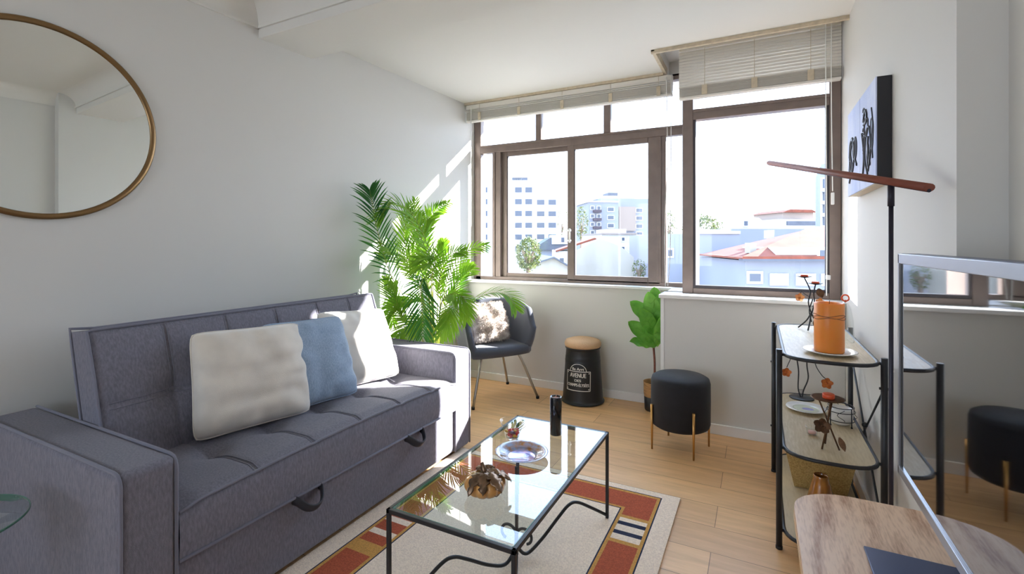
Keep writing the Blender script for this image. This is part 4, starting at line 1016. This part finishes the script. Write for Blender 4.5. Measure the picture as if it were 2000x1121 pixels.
for k in range(4):
    a = k*PI/2-.9; m.tube([(bxx+.056*math.cos(a), byy+.056*math.sin(a), Z+.004), (bxx+.055*math.cos(a), byy+.055*math.sin(a), Z+.088)], .0024, 6); m.ball((bxx+.056*math.cos(a), byy+.056*math.sin(a), Z+.0045), .0045, 6)
    b = a+PI/4; pts = [(bxx+(.055+.006*math.sin(t*6))*math.cos(b+.25*math.cos(t*6)), byy+.055*math.sin(b+.25*math.cos(t*6)), Z+.03+.05*t) for t in [i/16 for i in range(17)]]; m.tube(pts, .0013, 5)
part(m, 'wire_frame', 'black', wb)
wbo = thing('white_bowl', (bxx, byy, Z+.022), 'white bowl sitting inside the black wire basket', 'bowl')
m = MB(); m.lathe([(0, .006), (.034, .006), (.044, .02), (.0485, .05), (.047, .075), (.043, .078), (.040, .074), (.036, .070), (0, .066)], (bxx, byy, Z), 36); part(m, 'bowl_body', 'waxpink' if False else 'porcelain', wbo)
lx, ly = 2.578, 2.435
gl = thing('glass_tealight_cup', (lx, ly, Z), 'tiny clear glass tealight cup at the front of the middle shelf', 'cup')
m = MB(); m.lathe([(0, .001), (.018, .001), (.020, .004), (.024, .03), (.027, .036), (.024, .036), (.021, .03), (.017, .006), (0, .006)], (lx, ly, Z), 24); part(m, 'glass_body', 'clear', gl)
m = MB(); m.lathe([(0, .007), (.015, .007), (.016, .016), (0, .016)], (lx, ly, Z), 20); o = m.build('tealight', 'waxpink'); tag(o, 'pale pink tealight inside the tiny glass cup, middle shelf', 'tealight')
# bottom tier
Z = .083
bo = thing('gift_box', (2.63, 2.73, Z), 'flared gold glitter box on the bottom shelf', 'box')
m = MB(); m.hexa([(2.525, 2.66, Z+.002), (2.735, 2.66, Z+.002), (2.735, 2.84, Z+.002), (2.525, 2.84, Z+.002)], [(2.485, 2.60, Z+.19), (2.765, 2.60, Z+.19), (2.765, 2.88, Z+.19), (2.485, 2.88, Z+.19)]); part(m, 'box_body', 'glitter', bo)
m = MB(); m.box(2.480, 2.595, Z+.19, 2.770, 2.885, Z+.225, .003); part(m, 'lid', 'glitter', bo)
vs_ = thing('marbled_vase', (2.605, 2.385, Z), 'amber and brown marbled vase with narrow dark mouth, bottom shelf', 'vase')
m = MB(); m.lathe([(0, 0), (.045, 0), (.053, .012), (.055, .05), (.048, .10), (.034, .155), (.027, .18), (.028, .190), (.026, .192), (.023, .188), (.022, .17), (.03, .14), (.04, .09), (0, .03)], (2.605, 2.385, Z), 40); part(m, 'vase_body', 'tortoise', vs_)

# ---- TV stand and TV
tvs = thing('tv_stand', (2.65, 1.0, 0), 'light oak TV stand with rounded end at lower right', 'cabinet')
def rr(x0, y0, x1, y1, rtl, rtr, n=12):   # rounded far corners
    p = [(x0, y0), (x1, y0)]
    p += [(x1-rtr+rtr*math.cos(a), y1-rtr+rtr*math.sin(a)) for a in [PI/2*i/n for i in range(n+1)]]
    p += [(x0+rtl-rtl*math.sin(a), y1-rtl*.82+rtl*.82*math.cos(a)) for a in [PI/2*i/n for i in range(n+1)]]
    return p
m = MB(); m.prism(rr(2.462, .2, 2.812, 1.715, .16, .05), .478, .50); part(m, 'top', 'oak', tvs)
m = MB(); m.prism(rr(2.460, .2, 2.813, 1.717, .16, .05), .466, .478); part(m, 'edge_band', 'oakedge', tvs)
m = MB(); m.prism(rr(2.485, .22, 2.81, 1.69, .15, .05), .14, .466); part(m, 'body', 'oak', tvs)
for y in (.35, 1.45):
    for x in (2.52, 2.77): m = MB(); m.cyl((x, y), .014, 0, .14, 12, .02); part(m, 'leg', 'oakedge', tvs)
tv = thing('television', (2.72, 1.07, .50), 'flat silver-edged television standing on the oak stand', 'television')
tx0, tx1, ty0, ty1, tz0, tz1 = 2.698, 2.742, .56, 1.582, .648, 1.222
m = MB(); m.box(tx0+.004, ty0, tz0, tx1, ty1, tz1, .003); part(m, 'housing', 'tvdark', tv)
m = MB(); bz = .026
m.box(tx0-.002, ty0, tz1-bz, tx0+.006, ty1, tz1-.001, .001, 1); m.box(tx0-.002, ty0, tz0, tx0+.006, ty1, tz0+.022, .001, 1); m.box(tx0-.002, ty1-.010, tz0, tx0+.006, ty1, tz1-.001, .001, 1); m.box(tx0-.002, ty0, tz0, tx0+.006, ty0+.01, tz1, .001, 1)
part(m, 'bezel', 'tv', tv)
m = MB(); m.box(tx0+.003, ty0+.01, tz0+.022, tx0+.005, ty1-.01, tz1-bz); part(m, 'screen', 'screen', tv)
m = MB(); m.box(tx0+.0022, ty1-.020, tz0+.022, tx0+.0046, ty1-.010, tz1-bz); part(m, 'inner_border', 'rubber', tv)
m = MB(); m.box(2.600, .70, .5005, 2.80, 1.442, .507, .002); m.box(2.722, .98, .505, 2.745, 1.12, .70); part(m, 'stand_plate', 'tvdark', tv, 'dark blue metal stand plate')

# ---- floor lamp
lp = thing('floor_lamp', (2.731, 1.83, 0), 'floor lamp with thin dark pole and long reddish wooden light bar', 'lamp')
Lp = Vector((2.421, 2.70, 1.646)); Rp = Vector((2.785, 1.68, 1.40)); tpz = Lp.lerp(Rp, (2.7-1.83)/(2.7-1.68)); 
m = MB(); m.tube([(2.731, 1.83, .02), (2.731, 1.83, tpz.z-.05)], .0065, 12); part(m, 'pole', 'lamppole', lp)
m = MB(); m.tube([(2.731, 1.83, tpz.z-.075), (2.731, 1.83, tpz.z-.012)], .009, 12); part(m, 'joint', 'lamppole', lp)
m = MB(); m.lathe([(0, 0), (.09, 0), (.092, .004), (.09, .012), (0, .015)], (2.725, 1.83, 0), 40); part(m, 'base', 'lamppole', lp)
m = MB(); m.tube([Lp, Lp.lerp(Rp, .5), Rp], .0145, 12, flat=(1, .8)); part(m, 'light_bar', 'lampwood', lp)
m = MB(); m.tube([Lp+Vector((0, 0, -.0085)), Rp+Vector((0, 0, -.0085))], .005, 8); part(m, 'diffuser', 'lamppole', lp)

# ---- canvases on the right wall
def canvas(y0, y1, label, strokes):
    x0 = 2.778; z0, z1 = 1.485, 1.897
    t = thing('canvas_painting', (XR, (y0+y1)/2, z0), label, 'painting', None)
    m = MB(); m.box(x0+.004, y0, z0, XR-.001, y1, z1, .002); part(m, 'stretcher', 'canvasedge' , t)
    m = MB(); m.box(x0+.004, y0+.002, z0-.003, XR-.003, y1-.002, z0+.0005); part(m, 'bottom_batten', 'pine', t)
    m = MB(); m.box(x0, y0+.001, z0, x0+.005, y1-.001, z1); pc = part(m, 'painted_face', 'canvas', t)
    m = MB()
    for pts, r in strokes: m.tube(spline([(x0-.0005, y0+(y1-y0)*a, z0+(z1-z0)*b) for a, b in pts], 8), r, 6)
    part(m, 'brushwork', 'ink', pc)
rs = random.Random(5)
def scrib(cx_, cy_, rx, ry, n, r): return ([(min(.97, max(.02, cx_+rx*math.cos(a)*rs.uniform(.8, 1.1))), min(.97, max(.02, cy_+ry*math.sin(a)*rs.uniform(.8, 1.1)))) for a in [i*.9 for i in range(n)]], r)
st1 = [([(.75-.15*math.sin(i*.5)*.5+.0, .15+i*.055) for i in range(9)], .006), ([(.45, .12), (.62, .3), (.55, .55), (.35, .58), (.25, .35), (.42, .15)], .005), scrib(.6, .72, .1, .07, 12, .006), scrib(.55, .62, .12, .1, 9, .004), ([(.3, .2), (.42, .4), (.4, .5)], .006), scrib(.42, .3, .06, .12, 10, .004)]
st1 += [scrib(.72, .4+.1*i, .05, .04, 7, .0035) for i in range(5)]+[([(.15, .25), (.2, .45), (.15, .6), (.22, .75)], .004), scrib(.2, .5, .1, .15, 8, .003)]
st2 = [scrib(.6, .45, .2, .2, 12, .006), scrib(.35, .5, .15, .12, 10, .005), ([(.8, .15), (.6, .3), (.7, .5), (.55, .6)], .006), scrib(.7, .3, .15, .12, 9, .004), ([(.2, .3), (.35, .42), (.3, .6)], .006)]
canvas(2.308, 2.632, 'abstract black and pale blue canvas on the right wall, the one nearer the camera', st1)
canvas(2.634, 2.958, 'abstract black and pale blue canvas on the right wall, the one nearer the window', st2)

# ================================================================== OUTDOORS
GZ = -11.0
def P3(u, v, d): return CAM+FW*d+RT*((u-1000)/FPX*d)+Vector((0, 0, (474-v)/FPX*d))
def bframe(u, d, rot=0):
    """local frame of a building: origin below pixel column u at distance d, turned by rot"""
    o = P3(u, 474, d); ang = YAW+rot; X_ = Vector((math.cos(ang), math.sin(ang), 0)); Y_ = Vector((-math.sin(ang), math.cos(ang), 0)); return Vector((o.x, o.y, 0)), X_, Y_
m = MB(); m.box(-300, 6, GZ-.3, 300, 500, GZ); struct(m.build('ground', 'street'))
class Bld:
    def __init__(s, name, label, u, d, rot=0):
        s.o, s.X, s.Y = bframe(u, d, rot); s.d = d
        s.t = thing(name, (s.o.x, s.o.y, GZ), label, 'building')
        s.mx = Matrix(((s.X.x, s.Y.x, 0, s.o.x), (s.X.y, s.Y.y, 0, s.o.y), (0, 0, 1, 0), (0, 0, 0, 1)))
    def box(s, nm, mt, x0, y0, z0, x1, y1, z1, par=None):
        m = MB(); m.box(x0, y0, z0, x1, y1, z1, mtx=s.mx); return part(m, nm, mt, par or s.t)
    def win(s, x0, z0, x1, z1, y=0, pane='pane', frame='shutter'):
        m = MB(); m.box(x0-.12, y-.10, z0-.12, x1+.12, y+.05, z1+.12, mtx=s.mx); f_ = part(m, 'window', frame, s.t)
        m = MB(); m.box(x0, y-.14, z0, x1, y-.08, z1, mtx=s.mx); part(m, 'pane', pane, f_)
    def prism(s, nm, mt, prof, y0, y1, par=None):   # profile in x,z
        m = MB(); a = [s.mx @ Vector((x, y0, z)) for x, z in prof]; b = [s.mx @ Vector((x, y1, z)) for x, z in prof]; m.hexa(a, b); return part(m, nm, mt, par or s.t)
def zz(v, d): return 1.25+(474-v)/FPX*d
def xx(du, d): return du/FPX*d
# 1 white tower, left
d = 75; b = Bld('apartment_tower', 'tall white apartment tower seen through the left sliding window', 940, d)
b.box('wall', 'plaster', xx(-20, d), 0, GZ, xx(95, d), 12, zz(352, d)); b.box('wall', 'plaster', xx(95, d), 2, GZ, xx(150, d), 12, zz(385, d)); b.box('penthouse', 'plaster', xx(10, d), 3, zz(352, d), xx(80, d), 10, zz(343, d))
b.box('roof_slab', 'roofgrey', xx(60, d), 3, zz(350, d), xx(92, d), 9, zz(341, d))
for r in range(6):
    v = 366+r*23
    for du in (66, 86): b.win(xx(du, d), zz(v+10, d), xx(du+13, d), zz(v, d))
    b.win(xx(4, d), zz(v+10, d), xx(12, d), zz(v, d))
    for du in (110, 133): b.win(xx(du, d), zz(v+32, d), xx(du+15, d), zz(v+22, d), y=2) if r < 5 else None
# 2 blue grey block
d = 95; b = Bld('apartment_block', 'pale blue-grey apartment block with dark balconies behind the grey gable', 1150, d, .12)
b.box('wall', 'bluewall', 0, 0, GZ, xx(60, d), 14, zz(395, d)); b.box('wall', 'bluewall', xx(30, d), 2, GZ, xx(130, d), 14, zz(385, d)); b.box('wall', 'tanwall', xx(66, d), 1.2, zz(450, d), xx(100, d), 3, zz(402, d))
b.box('penthouse', 'plaster', xx(28, d), 4, zz(385, d), xx(108, d), 12, zz(378, d)); b.box('water_tank', 'roofgrey', xx(56, d), 5, zz(378, d), xx(76, d), 9, zz(370, d)); b.box('roof_edge', 'plaster', -.3, -.2, zz(395, d), xx(60, d), 14, zz(392, d))
for r in range(4):
    v = 408+r*16
    b.box('balcony', 'balcony', xx(8, d), -1, zz(v+7, d), xx(23, d), 0, zz(v+2, d)); b.win(xx(4, d), zz(v+1, d), xx(10, d), zz(v-5, d)); b.win(xx(17, d), zz(v+1, d), xx(23, d), zz(v-5, d))
    b.win(xx(38, d), zz(v+4, d), xx(50, d), zz(v-3, d), y=-.0); b.win(xx(104, d), zz(v+4, d), xx(116, d), zz(v-3, d), y=2)
# 3 grey gable with terracotta roof
d = 38; b = Bld('gabled_house', 'large stained grey gable with terracotta roof behind it', 1124, d, -.08)
b.prism('gable_wall', 'greywall', [(xx(-4, d), GZ), (xx(112, d), GZ), (xx(112, d), zz(502, d)), (xx(88, d), zz(482, d)), (xx(48, d), zz(466, d)), (xx(-4, d), zz(492, d))], 0, .4)
b.prism('roof', 'rooftile', [(xx(-38, d), zz(490, d)), (xx(40, d), zz(464, d)), (xx(44, d), zz(467, d)), (xx(-38, d), zz(493, d))], 1, 9)
b.box('wall', 'plaster', xx(-45, d), 1.2, GZ, xx(-4, d), 8, zz(491, d)); b.win(xx(-30, d), zz(520, d), xx(-22, d), zz(505, d), y=1.2)
# 4 low sheds
d = 30; b = Bld('shed', 'low corrugated grey shed below the tree outside', 1045, d, .1)
b.prism('wall', 'greywall', [(0, GZ), (xx(72, d), GZ), (xx(72, d), zz(524, d)), (xx(36, d), zz(503, d)), (0, zz(514, d))], 0, 8)
b.prism('roof', 'roofgrey', [(xx(-2, d), zz(513, d)), (xx(36, d), zz(501, d)), (xx(74, d), zz(523, d)), (xx(74, d), zz(526, d)), (xx(36, d), zz(504, d)), (xx(-2, d), zz(516, d))], -.3, 8)
d = 50; b = Bld('grey_roof_house', 'grey-roofed house between the white tower and the gable', 1045, d, .0)
b.box('wall', 'bluewall', 0, 0, GZ, xx(75, d), 8, zz(485, d)); b.prism('roof', 'roofgrey', [(xx(-8, d), zz(488, d)), (xx(30, d), zz(464, d)), (xx(80, d), zz(484, d)), (xx(80, d), zz(488, d))], -.4, 8); b.box('dormer', 'plaster', xx(32, d), -.5, zz(477, d), xx(64, d), 3, zz(459, d)); b.win(xx(50, d), zz(473, d), xx(56, d), zz(464, d), y=-.5)
# 5 white houses right of the gable
d = 60; b = Bld('white_house', 'white plastered house with small windows right of the gable', 1185, d, .1)
b.box('wall', 'plaster', xx(-10, d), 0, GZ, xx(75, d), 10, zz(458, d)); b.box('roof_edge', 'tanwall', xx(-12, d), -.3, zz(458, d), xx(60, d), 10, zz(455, d)); b.box('annexe', 'plaster', xx(14, d), 2, zz(458, d), xx(50, d), 8, zz(446, d))
for du in (30, 45, 56):
    for v in (464, 482): b.win(xx(du, d), zz(v+6, d), xx(du+5, d), zz(v, d))
# 6 long shaded wall building (behind post and right window left part)
d = 34; b = Bld('flat_roofed_block', 'flat-roofed pale blue block filling the lower left of the right window', 1290, d, .0)
b.box('wall', 'bluewall', xx(0, d), 0, GZ, xx(155, d), 9, zz(457, d)); b.box('stair_head', 'plaster', xx(80, d), 1, zz(457, d), xx(150, d), 6, zz(447, d)); b.box('parapet', 'plaster', xx(70, d), -.1, zz(457, d), xx(155, d), .3, zz(451, d)); b.win(xx(98, d), zz(535, d), xx(116, d), zz(520, d)); b.win(xx(14, d), zz(500, d), xx(22, d), zz(488, d))
d = 48; b = Bld('rooftop_house', 'small white rooftop house on the skyline of the right window', 1430, d, 0)
b.box('wall', 'bluewall', xx(0, d), 0, GZ, xx(150, d), 8, zz(447, d)); b.prism('penthouse', 'plaster', [(xx(25, d), zz(447, d)), (xx(90, d), zz(447, d)), (xx(62, d), zz(424, d)), (xx(25, d), zz(423, d))], 1, 5); b.win(xx(32, d), zz(440, d), xx(39, d), zz(431, d), y=1)
d = 58; b = Bld('tiled_roof_villa', 'white villa with dark tiled roof at the far right skyline', 1535, d, .1)
b.box('wall', 'plaster', xx(-15, d), 0, GZ, xx(110, d), 8, zz(428, d)); b.box('upper_floor', 'tanwall', xx(5, d), 1, zz(428, d), xx(70, d), 7, zz(414, d)); b.prism('roof', 'rooftile', [(xx(0, d), zz(414, d)), (xx(74, d), zz(414, d)), (xx(60, d), zz(408, d)), (xx(16, d), zz(408, d))], .5, 7); b.box('railing', 'roofgrey', xx(0, d), -.3, zz(440, d), xx(80, d), -.1, zz(432, d))
# 7 red roofed building, right
d = 24; b = Bld('red_roofed_house', 'white house with orange tiled roof at the lower right of the right window', 1445, d, -.10)
b.box('wall', 'bluewall', xx(10, d), 0, GZ, xx(230, d), 8, zz(509, d)); b.box('eaves', 'roofgrey', xx(-2, d), -.5, zz(509, d), xx(230, d), 0, zz(505, d)); 
ry = 3.6; rz = zz(447, d+ry); rx0 = 562/FPX*(d+ry)-445/FPX*d
m = MB(); m.hexa([b.mx @ Vector(p) for p in ((xx(-2, d), -.5, zz(505, d)), (xx(230, d), -.5, zz(505, d)), (xx(230, d), ry, rz), (rx0, ry, rz))], [b.mx @ Vector(p) for p in ((xx(-2, d), -.5, zz(505, d)+.12), (xx(230, d), -.5, zz(505, d)+.12), (xx(230, d), ry, rz+.12), (rx0, ry, rz+.12))]); part(m, 'roof', 'rooftile', b.t)
m = MB(); m.hexa([b.mx @ Vector(p) for p in ((xx(-2, d), -.5, zz(506, d)), (rx0, ry, rz), (rx0+.3, 7.5, zz(506, d)), (xx(-2, d), 7.5, zz(506, d)))], [b.mx @ Vector(p) for p in ((xx(-2, d), -.5, zz(506, d)+.1), (rx0, ry, rz+.1), (rx0+.3, 7.5, zz(506, d)+.1), (xx(-2, d), 7.5, zz(506, d)+.1))]); part(m, 'roof', 'rooftile', b.t)
b.box('dormer', 'plaster', xx(62, d), -.3, zz(504, d), xx(230, d), 4, zz(483, d)); b.win(xx(140, d), zz(502, d), xx(152, d), zz(488, d), y=-.3)
b.box('chimney', 'greywall', xx(28, d), .6, zz(495, d), xx(40, d), 1.3, zz(474, d)); b.box('chimney', 'greywall', xx(92, d), 2.4, zz(465, d), xx(104, d), 3.0, zz(447, d))
b.win(xx(17, d), zz(549, d), xx(37, d), zz(534, d)); b.win(xx(60, d), zz(552, d), xx(84, d), zz(538, d), pane='shutter'); b.win(xx(108, d), zz(552, d), xx(134, d), zz(538, d), pane='shutter'); b.win(xx(154, d), zz(552, d), xx(178, d), zz(538, d), pane='shutter')
# 8 tower at right edge
d = 34; b = Bld('tower_block', 'pale tower block cut by the right edge of the right window', 1604, d, -.52)
b.box('wall', 'bluewall', 0, 0, GZ, xx(90, d), 8, zz(320, d))
for r in range(5): b.win(xx(2, d), zz(368+r*24, d), xx(8, d), zz(350+r*24, d)); b.box('balcony', 'plaster', xx(-1, d), -.8, zz(376+r*24, d), xx(12, d), 0, zz(370+r*24, d))
# trees
def tree(u, v_top, v_base, d, rx, label, seed, dense=260, group=None, nm='tree'):
    rnd = random.Random(seed); c = P3(u, (v_top+v_base)/2, d); hz = (v_base-v_top)/FPX*d/2; R = rx/FPX*d
    t = thing(nm, (c.x, c.y, GZ), label, 'tree', group)
    m = MB(); m.tube([(c.x, c.y, GZ), (c.x, c.y, c.z)], [.25, .12], 8)
    for k in range(5): a = rnd.uniform(0, 6.28); m.tube([(c.x, c.y, c.z-hz*.6), (c.x+R*.6*math.cos(a), c.y+R*.6*math.sin(a), c.z+hz*rnd.uniform(-.1, .5))], [.1, .03], 6)
    part(m, 'trunk', 'bark', t)
    m = MB()
    for i in range(dense):
        a, b_ = rnd.uniform(0, 2*PI), math.acos(rnd.uniform(-1, 1)); q = rnd.uniform(.55, 1)**.5
        p = c+Vector((R*q*math.sin(b_)*math.cos(a), R*q*math.sin(b_)*math.sin(a), hz*q*math.cos(b_)))
        for k in range(5):
            s_ = R*.10*rnd.uniform(.8, 1.6); o_ = p+Vector((rnd.uniform(-1, 1), rnd.uniform(-1, 1), rnd.uniform(-1, 1)))*R*.12
            e = [Vector((rnd.uniform(-1, 1), rnd.uniform(-1, 1), rnd.uniform(-1, 1))).normalized()*s_ for _ in range(3)]; m.face([m.bm.verts.new(o_+x) for x in e])
    part(m, 'crown', 'foliage', t)
tree(1032, 462, 530, 26, 24, 'yellow-green tree in front of the low shed outside', 1, 420)
tree(1135, 403, 470, 84, 14, 'tall rounded tree left of the blue-grey block', 2)
tree(1098, 400, 470, 120, 12, 'bare brownish tree just right of the white tower', 3, 160)
tree(1306, 410, 470, 70, 16, 'tree seen through the narrow pane beside the post', 4)
tree(1372, 420, 475, 72, 30, 'rounded olive tree at the left of the right window skyline', 5)
tree(1405, 432, 466, 80, 12, 'small dark tree on the skyline right of the olive tree', 6, 160)
for k_, (u_, vt, rx_) in enumerate(((1440, 436, 14), (1465, 438, 12), (1345, 430, 16), (1420, 438, 12))): tree(u_, vt, 470, 130+k_*6, rx_, ['hazy round tree low on the skyline, third from the olive tree', 'hazy round tree low on the skyline, furthest right', 'hazy round tree half behind the window post', 'hazy round tree low on the skyline, second from the olive tree'][k_], 20+k_, 160, 'hazy skyline trees')
tree(1248, 505, 548, 36, 14, 'bare bushy tree in front of the white house', 8, 160)
m = MB()
def hill(u, v): a = -1.2+2.6*u; r = 260+120*v; return (r*math.sin(a)-60, r*math.cos(a), GZ+(14+5*math.sin(u*19)+3*math.sin(u*41))*math.sin(PI*min(1, v*1.0+.0))*1.0)
m.grid(hill, 60, 10); struct(m.build('hillside', 'hill'))
